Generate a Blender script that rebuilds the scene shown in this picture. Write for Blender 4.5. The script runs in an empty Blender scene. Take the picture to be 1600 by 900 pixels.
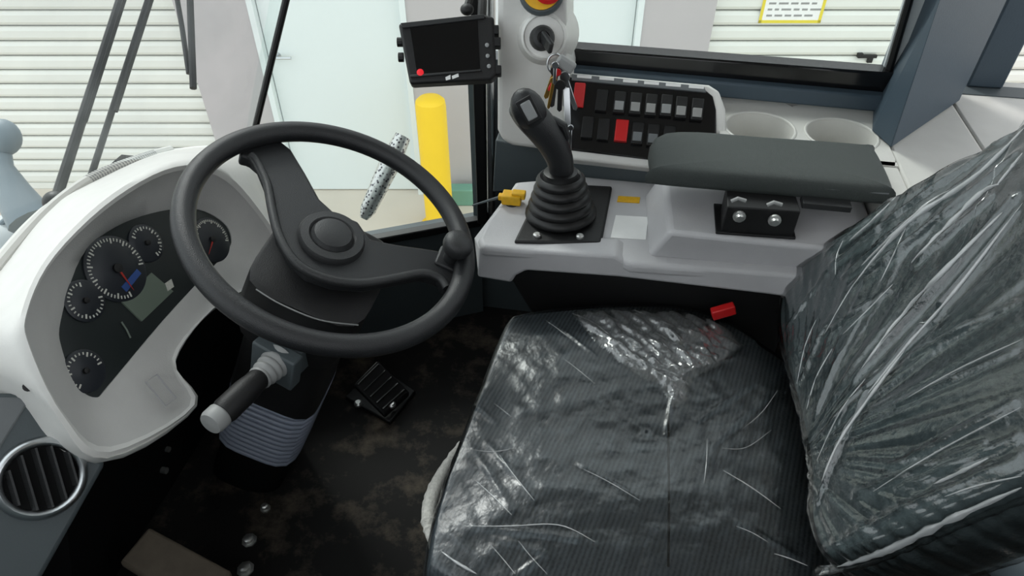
import bpy, bmesh, math, random
from mathutils import Vector as V, Matrix, noise
from mathutils.bvhtree import BVHTree
random.seed(7)
sc = bpy.context.scene
COL = sc.collection
# ------------------------------------------------------------------ camera
FP = 1100.0; TH = math.radians(41); PSI = math.radians(10); CAM = V((0, 0, 1.3))
sin, cos, pi = math.sin, math.cos, math.pi
FW = V((-sin(PSI)*cos(TH), cos(PSI)*cos(TH), -sin(TH)))
RT = V((cos(PSI), sin(PSI), 0)); UP = RT.cross(FW)
cd = bpy.data.cameras.new('camera'); cam = bpy.data.objects.new('camera', cd); COL.objects.link(cam)
cd.sensor_width = 36; cd.lens = FP/1600*36; cd.clip_start = .02; cd.clip_end = 200
m3 = Matrix((RT, UP, -FW)).transposed()
cam.matrix_world = Matrix.Translation(CAM) @ m3.to_4x4()
sc.camera = cam
# ------------------------------------------------------------------ world / exposure
w = bpy.data.worlds.new('overcast'); sc.world = w; w.use_nodes = True
bg = w.node_tree.nodes['Background']; bg.inputs[0].default_value = (.93, .97, 1, 1); bg.inputs[1].default_value = 1.0
sd_ = bpy.data.lights.new('hazy_sun', 'SUN'); sd_.energy = 1.2; sd_.angle = math.radians(16); sd_.color = (1, .985, .95)
so_ = bpy.data.objects.new('hazy_sun', sd_); COL.objects.link(so_); so_.rotation_euler = V((-.5, .62, .72)).to_track_quat('Z', 'Y').to_euler(); so_.location = (-5, 6, 7)
sc.view_settings.view_transform = 'Standard'; sc.view_settings.look = 'None'
sc.view_settings.gamma = 1; sc.view_settings.use_curve_mapping = False
sc.view_settings.exposure = 0.64
# ------------------------------------------------------------------ pixel -> place
def ray(px, py): return FW + RT*((px-800)/FP) - UP*((py-450)/FP)
def PZ(px, py, z): d = ray(px, py); return CAM + d*((z-CAM.z)/d.z)
def PY(px, py, y): d = ray(px, py); return CAM + d*(y/d.y)
def PX(px, py, x): d = ray(px, py); return CAM + d*(x/d.x)
def PD(px, py, dd): return CAM + ray(px, py)*dd
def PP(px, py, p0, n): d = ray(px, py); return CAM + d*((V(p0)-CAM).dot(n)/d.dot(n))
CP, SP_ = cos(PSI), sin(PSI)
def W(r, f, z): return V((r*CP - f*SP_, r*SP_ + f*CP, z))           # frame of the building outside
NB = V((-SP_, CP, 0))
def PW(px, py, f): return PP(px, py, W(0, f, 0), NB)
def RW(px, py, f): return PW(px, py, f).dot(RT)
# ------------------------------------------------------------------ materials
def lin(c): return tuple((x/255/12.92 if x/255 <= .04045 else ((x/255+.055)/1.055)**2.4) for x in c)
MATS = {}
def mat(name, rgb, rough=.5, metal=0, var=.06, scale=30, bump=0, bscale=200, spec=.5, emit=None, coat=0):
    m = bpy.data.materials.new(name); m.use_nodes = True; nt = m.node_tree; b = nt.nodes['Principled BSDF']
    L = lin(rgb)
    tc = nt.nodes.new('ShaderNodeTexCoord')
    nz = nt.nodes.new('ShaderNodeTexNoise'); nz.inputs['Scale'].default_value = scale; nz.inputs['Detail'].default_value = 4
    nt.links.new(tc.outputs['Object'], nz.inputs['Vector'])
    mx = nt.nodes.new('ShaderNodeMix'); mx.data_type = 'RGBA'
    mx.inputs[6].default_value = tuple(max(0, c*(1-var)) for c in L)+(1,)
    mx.inputs[7].default_value = tuple(min(1, c*(1+var)) for c in L)+(1,)
    nt.links.new(nz.outputs[0], mx.inputs[0]); nt.links.new(mx.outputs[2], b.inputs['Base Color'])
    b.inputs['Roughness'].default_value = rough; b.inputs['Metallic'].default_value = metal
    b.inputs['Specular IOR Level'].default_value = spec; b.inputs['Coat Weight'].default_value = coat
    if bump:
        n2 = nt.nodes.new('ShaderNodeTexNoise'); n2.inputs['Scale'].default_value = bscale; n2.inputs['Detail'].default_value = 3
        nt.links.new(tc.outputs['Object'], n2.inputs['Vector'])
        bp = nt.nodes.new('ShaderNodeBump'); bp.inputs['Strength'].default_value = bump; bp.inputs['Distance'].default_value = .002
        nt.links.new(n2.outputs[0], bp.inputs['Height']); nt.links.new(bp.outputs[0], b.inputs['Normal'])
    if emit:
        b.inputs['Emission Color'].default_value = lin(emit[0])+(1,); b.inputs['Emission Strength'].default_value = emit[1]
    MATS[name] = m; return m
mat('cream', (226, 225, 221), .45, bump=.15, bscale=600)
mat('warm_grey', (205, 204, 201), .5, bump=.2, bscale=500)
mat('console_grey', (188, 187, 189), .5, bump=.2, bscale=500)
mat('trim_grey', (202, 201, 196), .5, bump=.2, bscale=500)
mat('dark_grey', (76, 84, 87), .55, bump=.2, bscale=500)
mat('dark_grey_light', (112, 116, 118), .55)
mat('slate', (62, 76, 87), .5, bump=.1, bscale=300)
mat('slate_dark', (60, 70, 82), .5)
mat('black', (17, 17, 18), .55, bump=.2, bscale=400)
mat('black_matte', (9, 9, 10), .8, spec=.2)
mat('black_gloss', (14, 14, 16), .18)
mat('wheel_black', (30, 31, 33), .36, bump=.35, bscale=900)
mat('shroud_black', (26, 26, 27), .5, bump=.3, bscale=700)
mat('hub_black', (40, 41, 42), .45, bump=.3, bscale=700)
mat('rubber', (16, 16, 17), .45)
mat('steel', (200, 203, 205), .28, 1, var=.1)
mat('zinc', (215, 215, 212), .35, .9)
mat('brass', (176, 140, 72), .35, .9)
mat('white', (240, 240, 238), .5)
mat('mark_white', (214, 214, 205), .6, var=.25, scale=300)
mat('red', (205, 32, 34), .4)
mat('needle_red', (190, 50, 40), .5)
mat('yellow', (228, 176, 24), .45, var=.2, scale=120)
mat('bollard_yellow', (247, 205, 40), .5, var=.06, scale=6)
mat('blue', (52, 84, 150), .4)
mat('lcd', (112, 124, 112), .3)
mat('dial', (40, 44, 50), .35)
mat('faceplate', (40, 46, 46), .25)
mat('armrest', (56, 62, 60), .6, var=.25, scale=400, bump=.6, bscale=1200)
mat('building_grey', (186, 181, 182), .8, var=.05, scale=3)
mat('shutter', (226, 227, 220), .5, var=.03, scale=4)
mat('door_white', (224, 231, 231), .5, var=.02, scale=2)
mat('concrete', (206, 197, 184), .9, var=.1, scale=2.5, bump=.3, bscale=60)
mat('green', (112, 158, 140), .6)
mat('pale_blue_grey', (122, 134, 140), .5)
mat('pale_grey', (200, 206, 207), .5)
mat('foam', (205, 203, 196), .9, var=.35, scale=250, bump=1, bscale=350)
mat('pedal', (92, 82, 70), .8, var=.3, scale=40)
mat('bellows', (140, 147, 163), .25)  # lighter than the dark ribs really are: glints put into the colour
mat('stalk_grey', (150, 151, 150), .5)
mat('sign_yellow', (226, 208, 70), .5)
mat('text_grey', (150, 150, 148), .7)
mat('screen', (10, 10, 12), .12, spec=.5)
mat('led_red', (200, 30, 40), .4, emit=((220, 30, 40), .4))
mat('roof_lining', (150, 150, 148), .8)
mat('lens_smoke', (150, 152, 152), .3)
def floor_mat():
    m = mat('floor_mat', (30, 29, 28), .8, spec=.25); nt = m.node_tree; b = nt.nodes['Principled BSDF']
    tc = nt.nodes.new('ShaderNodeTexCoord')
    n = nt.nodes.new('ShaderNodeTexNoise'); n.inputs['Scale'].default_value = 9; n.inputs['Detail'].default_value = 8; n.inputs['Roughness'].default_value = .7
    nt.links.new(tc.outputs['Object'], n.inputs['Vector'])
    r = nt.nodes.new('ShaderNodeValToRGB'); r.color_ramp.elements[0].position = .5; r.color_ramp.elements[1].position = .8
    r.color_ramp.elements[0].color = lin((22, 21, 20))+(1,); r.color_ramp.elements[1].color = lin((100, 90, 78))+(1,)
    nt.links.new(n.outputs[0], r.inputs[0]); nt.links.new(r.outputs[0], b.inputs['Base Color'])
floor_mat()
def glass_mat(name, tint, refl, rough=.02, haze=0.0):
    m = bpy.data.materials.new(name); m.use_nodes = True; nt = m.node_tree; nt.nodes.remove(nt.nodes['Principled BSDF'])
    out = nt.nodes['Material Output']
    t = nt.nodes.new('ShaderNodeBsdfTransparent'); t.inputs[0].default_value = tint+(1,)
    g = nt.nodes.new('ShaderNodeBsdfGlossy'); g.inputs['Roughness'].default_value = rough
    f = nt.nodes.new('ShaderNodeFresnel'); f.inputs[0].default_value = refl
    mx = nt.nodes.new('ShaderNodeMixShader'); nt.links.new(f.outputs[0], mx.inputs[0])
    nt.links.new(t.outputs[0], mx.inputs[1]); nt.links.new(g.outputs[0], mx.inputs[2])
    last = mx
    if haze:
        d = nt.nodes.new('ShaderNodeBsdfDiffuse'); d.inputs[0].default_value = (.8, .85, .85, 1)
        tc = nt.nodes.new('ShaderNodeTexCoord'); n = nt.nodes.new('ShaderNodeTexNoise'); n.inputs['Scale'].default_value = 5; n.inputs['Detail'].default_value = 5
        nt.links.new(tc.outputs['Object'], n.inputs['Vector'])
        mr = nt.nodes.new('ShaderNodeMapRange'); mr.inputs[1].default_value = .4; mr.inputs[2].default_value = .8; mr.inputs[4].default_value = haze
        nt.links.new(n.outputs[0], mr.inputs[0])
        m2 = nt.nodes.new('ShaderNodeMixShader'); nt.links.new(mr.outputs[0], m2.inputs[0]); nt.links.new(mx.outputs[0], m2.inputs[1]); nt.links.new(d.outputs[0], m2.inputs[2]); last = m2
    nt.links.new(last.outputs[0], out.inputs[0]); MATS[name] = m
glass_mat('glass', (.95, .985, .975), 1.12)
glass_mat('windscreen_glass', (.93, .975, .97), 1.12, haze=.35)
def fabric_mat(name, axis_expr, pitch=.0075, base=(58, 64, 68), dark=(38, 42, 46)):
    m = bpy.data.materials.new(name); m.use_nodes = True; nt = m.node_tree; b = nt.nodes['Principled BSDF']
    tc = nt.nodes.new('ShaderNodeTexCoord'); wv = nt.nodes.new('ShaderNodeTexWave'); wv.wave_type = 'BANDS'; wv.bands_direction = 'X'
    mp = nt.nodes.new('ShaderNodeMapping'); mp.inputs['Rotation'].default_value = axis_expr
    nt.links.new(tc.outputs['Object'], mp.inputs[0]); nt.links.new(mp.outputs[0], wv.inputs[0])
    wv.inputs['Scale'].default_value = .314/pitch; wv.inputs['Distortion'].default_value = 1.2; wv.inputs['Detail'].default_value = 0; wv.inputs['Detail Scale'].default_value = .15
    n = nt.nodes.new('ShaderNodeTexNoise'); n.inputs['Scale'].default_value = 350; nt.links.new(tc.outputs['Object'], n.inputs['Vector'])
    mth = nt.nodes.new('ShaderNodeMath'); mth.operation = 'MULTIPLY_ADD'; mth.inputs[1].default_value = .6
    nt.links.new(wv.outputs[1], mth.inputs[0]); nt.links.new(n.outputs[0], mth.inputs[2])
    r = nt.nodes.new('ShaderNodeValToRGB'); r.color_ramp.elements[0].position = .3; r.color_ramp.elements[1].position = 1
    r.color_ramp.elements[0].color = lin(dark)+(1,); r.color_ramp.elements[1].color = lin(base)+(1,)
    nt.links.new(mth.outputs[0], r.inputs[0]); nt.links.new(r.outputs[0], b.inputs['Base Color'])
    bp = nt.nodes.new('ShaderNodeBump'); bp.inputs['Strength'].default_value = .5; bp.inputs['Distance'].default_value = .002
    nt.links.new(mth.outputs[0], bp.inputs['Height']); nt.links.new(bp.outputs[0], b.inputs['Normal'])
    b.inputs['Roughness'].default_value = .85; b.inputs['Specular IOR Level'].default_value = .2
    MATS[name] = m
fabric_mat('seat_fabric', (0, 0, math.radians(14)), .0062, base=(98, 105, 111), dark=(66, 72, 77))
fabric_mat('seat_fabric_rear', (0, 0, 0), base=(82, 88, 93), dark=(44, 48, 52))
fabric_mat('back_fabric', (0, math.radians(60), 0), .012, base=(86, 96, 98), dark=(78, 88, 90))
def film_mat(name, fac, rough, white=0):
    m = bpy.data.materials.new(name); m.use_nodes = True; nt = m.node_tree; nt.nodes.remove(nt.nodes['Principled BSDF'])
    out = nt.nodes['Material Output']
    t = nt.nodes.new('ShaderNodeBsdfTransparent'); t.inputs[0].default_value = (.93, .95, .95, 1)
    g = nt.nodes.new('ShaderNodeBsdfGlossy'); g.inputs['Roughness'].default_value = rough
    lw = nt.nodes.new('ShaderNodeFresnel'); lw.inputs[0].default_value = 1.5
    tc = nt.nodes.new('ShaderNodeTexCoord')
    n = nt.nodes.new('ShaderNodeTexNoise'); n.inputs['Scale'].default_value = 60; n.inputs['Detail'].default_value = 4
    nt.links.new(tc.outputs['Object'], n.inputs['Vector'])
    bp = nt.nodes.new('ShaderNodeBump'); bp.inputs['Strength'].default_value = .35; bp.inputs['Distance'].default_value = .004
    nt.links.new(n.outputs[0], bp.inputs['Height']); nt.links.new(bp.outputs[0], g.inputs['Normal']); nt.links.new(bp.outputs[0], lw.inputs['Normal'])
    mm = nt.nodes.new('ShaderNodeMath'); mm.operation = 'MULTIPLY_ADD'; mm.inputs[1].default_value = fac; mm.inputs[2].default_value = .02; mm.use_clamp = True
    nt.links.new(lw.outputs[0], mm.inputs[0])
    mx = nt.nodes.new('ShaderNodeMixShader'); nt.links.new(mm.outputs[0], mx.inputs[0]); nt.links.new(t.outputs[0], mx.inputs[1]); nt.links.new(g.outputs[0], mx.inputs[2])
    last = mx
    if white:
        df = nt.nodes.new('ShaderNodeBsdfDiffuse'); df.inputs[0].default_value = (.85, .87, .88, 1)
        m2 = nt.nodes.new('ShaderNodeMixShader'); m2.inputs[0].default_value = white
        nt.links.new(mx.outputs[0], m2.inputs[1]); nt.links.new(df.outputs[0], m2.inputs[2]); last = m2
    nt.links.new(last.outputs[0], out.inputs[0]); MATS[name] = m
film_mat('plastic_film', 2.4, .16); film_mat('taut_film', 1.1, .27); film_mat('folded_film_glint', 5.0, .2, .34); film_mat('crumpled_film_glare', 4.0, .15, .10)  # white mixed into folded and crumpled film paints their highlights
def rail_mat():
    m = mat('perforated_metal', (190, 190, 190), .3, .8); nt = m.node_tree; b = nt.nodes['Principled BSDF']
    tc = nt.nodes.new('ShaderNodeTexCoord'); ck = nt.nodes.new('ShaderNodeTexVoronoi'); ck.inputs['Scale'].default_value = 120
    nt.links.new(tc.outputs['Object'], ck.inputs['Vector'])
    r = nt.nodes.new('ShaderNodeValToRGB'); r.color_ramp.elements[0].position = .2; r.color_ramp.elements[1].position = .45
    r.color_ramp.elements[0].color = lin((60, 56, 66))+(1,); r.color_ramp.elements[1].color = lin((205, 205, 203))+(1,)
    nt.links.new(ck.outputs[0], r.inputs[0]); nt.links.new(r.outputs[0], b.inputs['Base Color'])
rail_mat()
# ------------------------------------------------------------------ mesh building
def cr(pts, sub=6, closed=False):
    pts = [V(p) for p in pts]; n = len(pts); out = []
    rng = n if closed else n-1
    for i in range(rng):
        g = (lambda k: pts[k % n]) if closed else (lambda k: pts[min(max(k, 0), n-1)])
        a, b, c, d = g(i-1), g(i), g(i+1), g(i+2)
        for s in range(sub):
            t = s/sub
            out.append(.5*((2*b)+(c-a)*t+(2*a-5*b+4*c-d)*t*t+(3*b-a-3*c+d)*t**3))
    if not closed: out.append(pts[-1])
    return out
class M:
    def __init__(s): s.v = []; s.f = []
    def add(s, vs, fs):
        o = len(s.v); s.v += [V(p) for p in vs]; s.f += [tuple(i+o for i in f) for f in fs]; return s
    def box(s, a, b):
        x0, y0, z0 = a; x1, y1, z1 = b
        return s.add([(x0,y0,z0),(x1,y0,z0),(x1,y1,z0),(x0,y1,z0),(x0,y0,z1),(x1,y0,z1),(x1,y1,z1),(x0,y1,z1)],
                     [(0,3,2,1),(4,5,6,7),(0,1,5,4),(1,2,6,5),(2,3,7,6),(3,0,4,7)])
    def obox(s, c, ax, ay, az, hx, hy, hz):
        c, ax, ay, az = V(c), V(ax), V(ay), V(az)
        return s.add([c+ax*(i*hx)+ay*(j*hy)+az*(k*hz) for k in (-1,1) for i, j in ((-1,-1),(1,-1),(1,1),(-1,1))],
                     [(0,3,2,1),(4,5,6,7),(0,1,5,4),(1,2,6,5),(2,3,7,6),(3,0,4,7)])
    def prism(s, o, vec, taper=1.0):
        o = [V(p) for p in o]; n = len(o); vec = V(vec); c = sum(o, V())/n
        back = [c+(p-c)*taper+vec for p in o]
        return s.add(o+back, [tuple(range(n)), tuple(range(2*n-1, n-1, -1))]+[(i, n+i, n+(i+1) % n, (i+1) % n) for i in range(n)])
    def loft(s, rings, cap=True, closed=True):
        n = len(rings[0]); vs = [p for r in rings for p in r]; fs = []
        for k in range(len(rings)-1):
            for i in range(n if closed else n-1):
                j = (i+1) % n; fs.append((k*n+i, k*n+j, (k+1)*n+j, (k+1)*n+i))
        if cap: fs.append(tuple(range(n-1, -1, -1))); fs.append(tuple((len(rings)-1)*n+i for i in range(n)))
        return s.add(vs, fs)
    def tube(s, pts, rad, n=12, closed=False, flat=1.0, cap=True):
        pts = [V(p) for p in pts]; k = len(pts)
        rad = rad if isinstance(rad, (list, tuple)) else [rad]*k
        rings = []; nrm = None
        for i, p in enumerate(pts):
            a = pts[(i-1) % k] if (closed or i > 0) else p; b = pts[(i+1) % k] if (closed or i < k-1) else p
            t = (b-a).normalized()
            if nrm is None:
                nrm = t.cross(V((0, 0, 1)) if abs(t.z) < .9 else V((1, 0, 0))).normalized()
            nrm = (nrm - t*nrm.dot(t)).normalized(); bn = t.cross(nrm)
            rings.append([p+(nrm*cos(2*pi*j/n)+bn*sin(2*pi*j/n)*flat)*rad[i] for j in range(n)])
        if closed: rings.append(rings[0]); return s.loft(rings, cap=False)
        return s.loft(rings, cap=cap)
    def lathe(s, c, ax, prof, n=32, cap=True):
        c, ax = V(c), V(ax).normalized(); u = ax.cross(V((0, 1, 0)) if abs(ax.y) < .9 else V((1, 0, 0))).normalized(); v = ax.cross(u)
        return s.loft([[c+ax*h+(u*cos(2*pi*j/n)+v*sin(2*pi*j/n))*max(r, 1e-4) for j in range(n)] for r, h in prof], cap=cap)
    def cyl(s, a, b, r, n=16): return s.tube([a, b], r, n)
    def ell(s, c, rx, ry, rz, ax=None, n=20, m=12):
        ax = ax or (V((1,0,0)), V((0,1,0)), V((0,0,1))); c = V(c)
        return s.loft([[c+ax[0]*(rx*sin(pi*k/m)*cos(2*pi*j/n))+ax[1]*(ry*sin(pi*k/m)*sin(2*pi*j/n))+ax[2]*(-rz*cos(pi*k/m)) for j in range(n)] for k in [.02]+list(range(1, m))+[m-.02]])
LOC = {}
def wloc(o): return LOC.get(o.name, V((0, 0, 0)))
def build(m, name, mt, parent=None, origin=None, bevel=0, seg=2, ang=35, smooth=True, subd=0):
    if parent is not None: org = wloc(parent)
    elif origin is not None: org = V(origin)
    else:
        xs = [p.x for p in m.v]; ys = [p.y for p in m.v]; zs = [p.z for p in m.v]
        org = V(((min(xs)+max(xs))/2, (min(ys)+max(ys))/2, min(zs)))
    me = bpy.data.meshes.new(name); me.from_pydata([p-org for p in m.v], [], m.f)
    bm = bmesh.new(); bm.from_mesh(me); bmesh.ops.remove_doubles(bm, verts=bm.verts, dist=1e-6); bmesh.ops.recalc_face_normals(bm, faces=bm.faces); bm.to_mesh(me); bm.free()
    if smooth:
        for p in me.polygons: p.use_smooth = True
        me.set_sharp_from_angle(angle=math.radians(ang))
    me.materials.append(MATS[mt])
    o = bpy.data.objects.new(name, me); COL.objects.link(o)
    if parent is not None: o.parent = parent
    else: o.location = org
    LOC[o.name] = org
    if bevel:
        b = o.modifiers.new('bevel', 'BEVEL'); b.width = bevel; b.segments = seg; b.limit_method = 'ANGLE'; b.angle_limit = math.radians(30)
    if subd:
        b = o.modifiers.new('sub', 'SUBSURF'); b.levels = subd; b.render_levels = subd
    return o
def thing(name, loc, label, cat, group=None):
    o = bpy.data.objects.new(name, None); COL.objects.link(o); o.location = loc; o.empty_display_size = .05
    LOC[o.name] = V(loc); return tag(o, label, cat, group)
def tag(o, label, cat, group=None):
    o['label'] = label; o['category'] = cat
    if group: o['group'] = group
    return o
def struct(o, label=None):
    o['kind'] = 'structure'
    if label: o['label'] = label
    return o
Z = V((0, 0, 1)); X = V((1, 0, 0)); Y = V((0, 1, 0))

# ================================================================== SETTING: the yard outside
GZ = -2.2; FWALL = 5.31
m = M(); o = [W(-30, -6, GZ), W(30, -6, GZ), W(30, 30, GZ), W(-30, 30, GZ)]; m.prism(o, -Z*.2)
struct(build(m, 'floor_yard', 'concrete', origin=(0, 0, GZ)), 'pale beige concrete yard outside the cab')
rA = RW(315, 150, FWALL); rB = RW(408, 100, FWALL); rC = RW(642, 100, FWALL); rD = RW(762, 100, FWALL); rE = RW(1003, 40, FWALL); rF = RW(1112, 50, FWALL)
TOPZ = 1.6
def wallpiece(name, r0, r1, z0, z1, d=.3):
    m = M(); m.prism([W(r0, FWALL, z0), W(r1, FWALL, z0), W(r1, FWALL, z1), W(r0, FWALL, z1)], NB*d); return build(m, name, 'building_grey')
struct(wallpiece('wall_far', rA, rB, GZ, TOPZ)); struct(wallpiece('wall_far', rC, rD, GZ, TOPZ)); struct(wallpiece('wall_far', rE, rF, GZ, TOPZ))
struct(wallpiece('wall_far', rA-6, rF+6.5, TOPZ, TOPZ+1.0))
struct(wallpiece('wall_far', rB, rC, .1, TOPZ)); struct(wallpiece('wall_far', rD, rE, .1, TOPZ))
def outdoor(name, r0, r1, hr):
    m = M(); f = FWALL+.06
    m.prism([W(r0+.05, f, GZ+.01), W(r1-.05, f, GZ+.01), W(r1-.05, f, .1), W(r0+.05, f, .1)], NB*.05)
    d = build(m, name, 'door_white', bevel=.004); struct(d, 'white flush steel door in the building outside')
    m = M()
    for a, b in ((r0, r0+.045), (r1-.045, r1)): m.prism([W(a, FWALL-.015, GZ), W(b, FWALL-.015, GZ), W(b, FWALL-.015, .1), W(a, FWALL-.015, .1)], NB*.12)
    build(m, 'door_frame', 'door_white', d, bevel=.003)
    p = W(hr, f, -.95)
    m = M(); m.lathe(p, -NB, [(.03, 0), (.03, .008), (.012, .01), (.012, .05)], 16); m.tube([p-NB*.05, p-NB*.05+RT*.12], .011, 10)
    build(m, 'door_handle', 'steel', d)
outdoor('door_1', rB, rC, rB+.12); outdoor('door_2', rD, rE, rE-.14)
# roller shutters: each slat is a part
def shutter(r0, r1, zb, lab):
    t = thing('roller_shutter', W((r0+r1)/2, FWALL+.1, GZ), lab, 'shutter', 'roller shutters of the building')
    pitch = .118; sh = None; n = int((TOPZ-GZ)/pitch)
    for k in range(n):
        z = GZ+.06+k*pitch
        if sh is None:
            m = M(); prof = [(0, 0), (-.012, .008), (-.026, .03), (-.026, .082), (-.012, .106), (0, .11), (.008, .11), (.008, 0)]
            m.loft([[W(r, FWALL+.1+a, GZ+.06+b) for a, b in prof] for r in (r0, r1)])
            o = build(m, 'slat', 'shutter', t, ang=20); sh = o.data
        else:
            o = bpy.data.objects.new('slat', sh); COL.objects.link(o); o.parent = t; o.location = (0, 0, k*pitch)
    m = M(); m.prism([W(r0, FWALL+.085, GZ), W(r1, FWALL+.085, GZ), W(r1, FWALL+.085, GZ+.06), W(r0, FWALL+.085, GZ+.06)], NB*.04); build(m, 'bottom_rail', 'shutter', t, bevel=.004)
    m = M(); m.prism([W(r0, FWALL+.115, GZ), W(r1, FWALL+.115, GZ), W(r1, FWALL+.115, TOPZ), W(r0, FWALL+.115, TOPZ)], NB*.03); build(m, 'backing', 'text_grey', t)
    return t
shutter(rA-6, rA, GZ, 'cream slatted roller shutter seen through the windscreen at left')
s2 = shutter(rF, rF+6.5, GZ, 'cream slatted roller shutter with yellow-edged notice behind side window')
# notice on the right shutter
f = FWALL+.066
a, b = RW(1188, 20, f), RW(1286, 20, f); z1 = PW(1236, -20, f).z; z0 = PW(1236, 36, f).z
nt_ = thing('notice', W((a+b)/2, f, z0), 'small white notice with yellow border fixed to the right shutter', 'sign')
m = M(); m.prism([W(a, f, z0), W(b, f, z0), W(b, f, z1), W(a, f, z1)], NB*.006); build(m, 'plate', 'white', nt_)
m = M(); bw = .022
for (ra, rb, za, zb) in ((a, b, z0, z0+bw), (a, b, z1-bw, z1), (a, a+bw, z0, z1), (b-bw, b, z0, z1)):
    m.prism([W(ra, f-.003, za), W(rb, f-.003, za), W(rb, f-.003, zb), W(ra, f-.003, zb)], NB*.003)
build(m, 'border', 'sign_yellow', nt_)
m = M(); random.seed(3)
for i in range(5):
    zz = z0+.05+i*.045
    rr = a+.05
    while rr < b-.08:
        l = random.uniform(.03, .08); m.prism([W(rr, f-.002, zz), W(rr+l, f-.002, zz), W(rr+l, f-.002, zz+.014), W(rr, f-.002, zz+.014)], NB*.002); rr += l+.02
build(m, 'print_lines', 'text_grey', nt_)
# lock handle on right shutter
p = PW(1355, 88, FWALL+.06)
lk = thing('shutter_lock', p-Z*.04, 'small dark lock handle on the right shutter', 'lock')
m = M(); m.obox(p, RT, NB, Z, .075, .012, .012); m.obox(p+RT*.03-Z*.03, RT, NB, Z, .02, .012, .02); m.obox(p-RT*.06+Z*.01, RT, NB, Z, .02, .016, .016); build(m, 'handle_bar', 'black', lk, bevel=.003)
# bollard
pb = PZ(688, 352, GZ); pt = PP(678, 158, pb, NB)
bl = thing('bollard', (pb.x, pb.y, GZ), 'yellow safety bollard on the concrete outside the front corner glass', 'bollard')
h = 1.16; r = .115
m = M(); m.lathe(V((pb.x, pb.y, GZ)), Z, [(r, .0), (r, h-.07), (r*.95, h-.03), (r*.75, h-.008), (r*.4, h), (.001, h+.002)], 28); build(m, 'sleeve', 'bollard_yellow', bl)
m = M(); m.lathe(V((pb.x, pb.y, GZ)), Z, [(r+.05, 0), (r+.05, .012), (r+.005, .014)], 28); build(m, 'base_flange', 'bollard_yellow', bl)
a, b = PZ(700, 322, GZ), PZ(752, 322, GZ)
m = M(); m.prism([a, b, b+NB*.12, a+NB*.12], Z*.16, .96)
tag(build(m, 'kerb_block', 'green', bevel=.01), 'green painted block on the ground beside the yellow bollard', 'block')

# ================================================================== SETTING: cab shell
m = M(); m.prism([V((-1.05, .02, 0)), V((1.0, .02, 0)), V((1.0, 1.42, 0)), V((-.32, 1.42, 0)), V((-.6, 1.28, 0)), V((-1.05, 1.06, 0))], -Z*.12)
struct(build(m, 'floor', 'floor_mat', origin=(0, 0, 0)), 'worn black rubber cab floor with dusty patches')
m = M(); m.prism([V((-.6, -.2, 1.78)), V((1.05, -.2, 1.78)), V((1.05, 1.46, 1.78)), V((-.3, 1.46, 1.78)), V((-.5, 1.3, 1.78)), V((-.55, .5, 1.78))], Z*.1)
struct(build(m, 'ceiling', 'roof_lining'))
# right wall below windows
G0 = PZ(570, 378, .3); G1 = PZ(750, 345, .3); gd = (G1-G0); gd.z = 0; gd.normalize(); gn = V((gd.y, -gd.x, 0))   # gn points inward (-Y)
GA = G0 - gd*((G0.x+.868)/gd.x)                                                                                         # front end of the corner glass
m = M(); m.prism([GA, G1, V((G1.x, G1.y, 0)), V((GA.x, GA.y, 0))], -gn*.04); struct(build(m, 'wall_front_corner', 'dark_grey'))
m = M(); m.box((-.34, 1.385, 0), (1.0, 1.43, .70)); struct(build(m, 'wall_right', 'dark_grey'))
m = M(); m.box((-1.09, -.1, 0), (-1.04, 1.2, .5)); struct(build(m, 'wall_front', 'black_matte'))
m = M(); m.box((-1.04, -.16, -.05), (1.0, -.12, .92)); struct(build(m, 'unseen_wall_left', 'dark_grey'))  # unseen wall, added and raised to cut light from the camera side
m = M(); m.box((.4, -.16, .92), (1.0, -.12, 1.78)); struct(build(m, 'unseen_wall_left', 'dark_grey'))  # unseen solid panel, added to block more light from the left
for xx in (-.95, -.42):
    m = M(); m.box((xx-.03, -.16, .92), (xx+.03, -.12, 1.78)); struct(build(m, 'wall_pillar', 'slate'))
m = M(); m.box((-1.04, -.12, -.12), (1.0, .02, 0)); struct(build(m, 'floor_sill', 'black'))
m = M(); m.box((.97, .02, 0), (1.02, 1.43, .75)); struct(build(m, 'wall_rear', 'dark_grey'))
# windows
def pane(name, q, off, mt, seals, sm='rubber', r=.011, lab=None):
    m = M(); m.prism(q, off); o = build(m, name, mt, smooth=False); struct(o, lab)
    for s_ in seals:
        k = M(); k.tube(s_, r, 10); build(k, 'seal', sm, o)
    return o
jl = PP(400, 195, G0, gn); jh = PP(447, 0, G0, gn); jd = (jh-jl)
JB = jl+jd*((.3-jl.z)/jd.z); JT = jl+jd*((1.78-jl.z)/jd.z)
GT = V((G1.x, G1.y, 1.78))
pane('window_1', [JB, G1, GT, JT], -gn*.006, 'glass', [[JB, JT]], r=.0065, lab='angled corner glass in front of the right pillar')
k = M(); k.obox((JB+G1)/2, gd, gn, Z, (G1-JB).length/2, .012, .01); struct(build(k, 'trim_1', 'rubber', bevel=.003), 'black rubber seal along the bottom of the corner glass')
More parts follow.
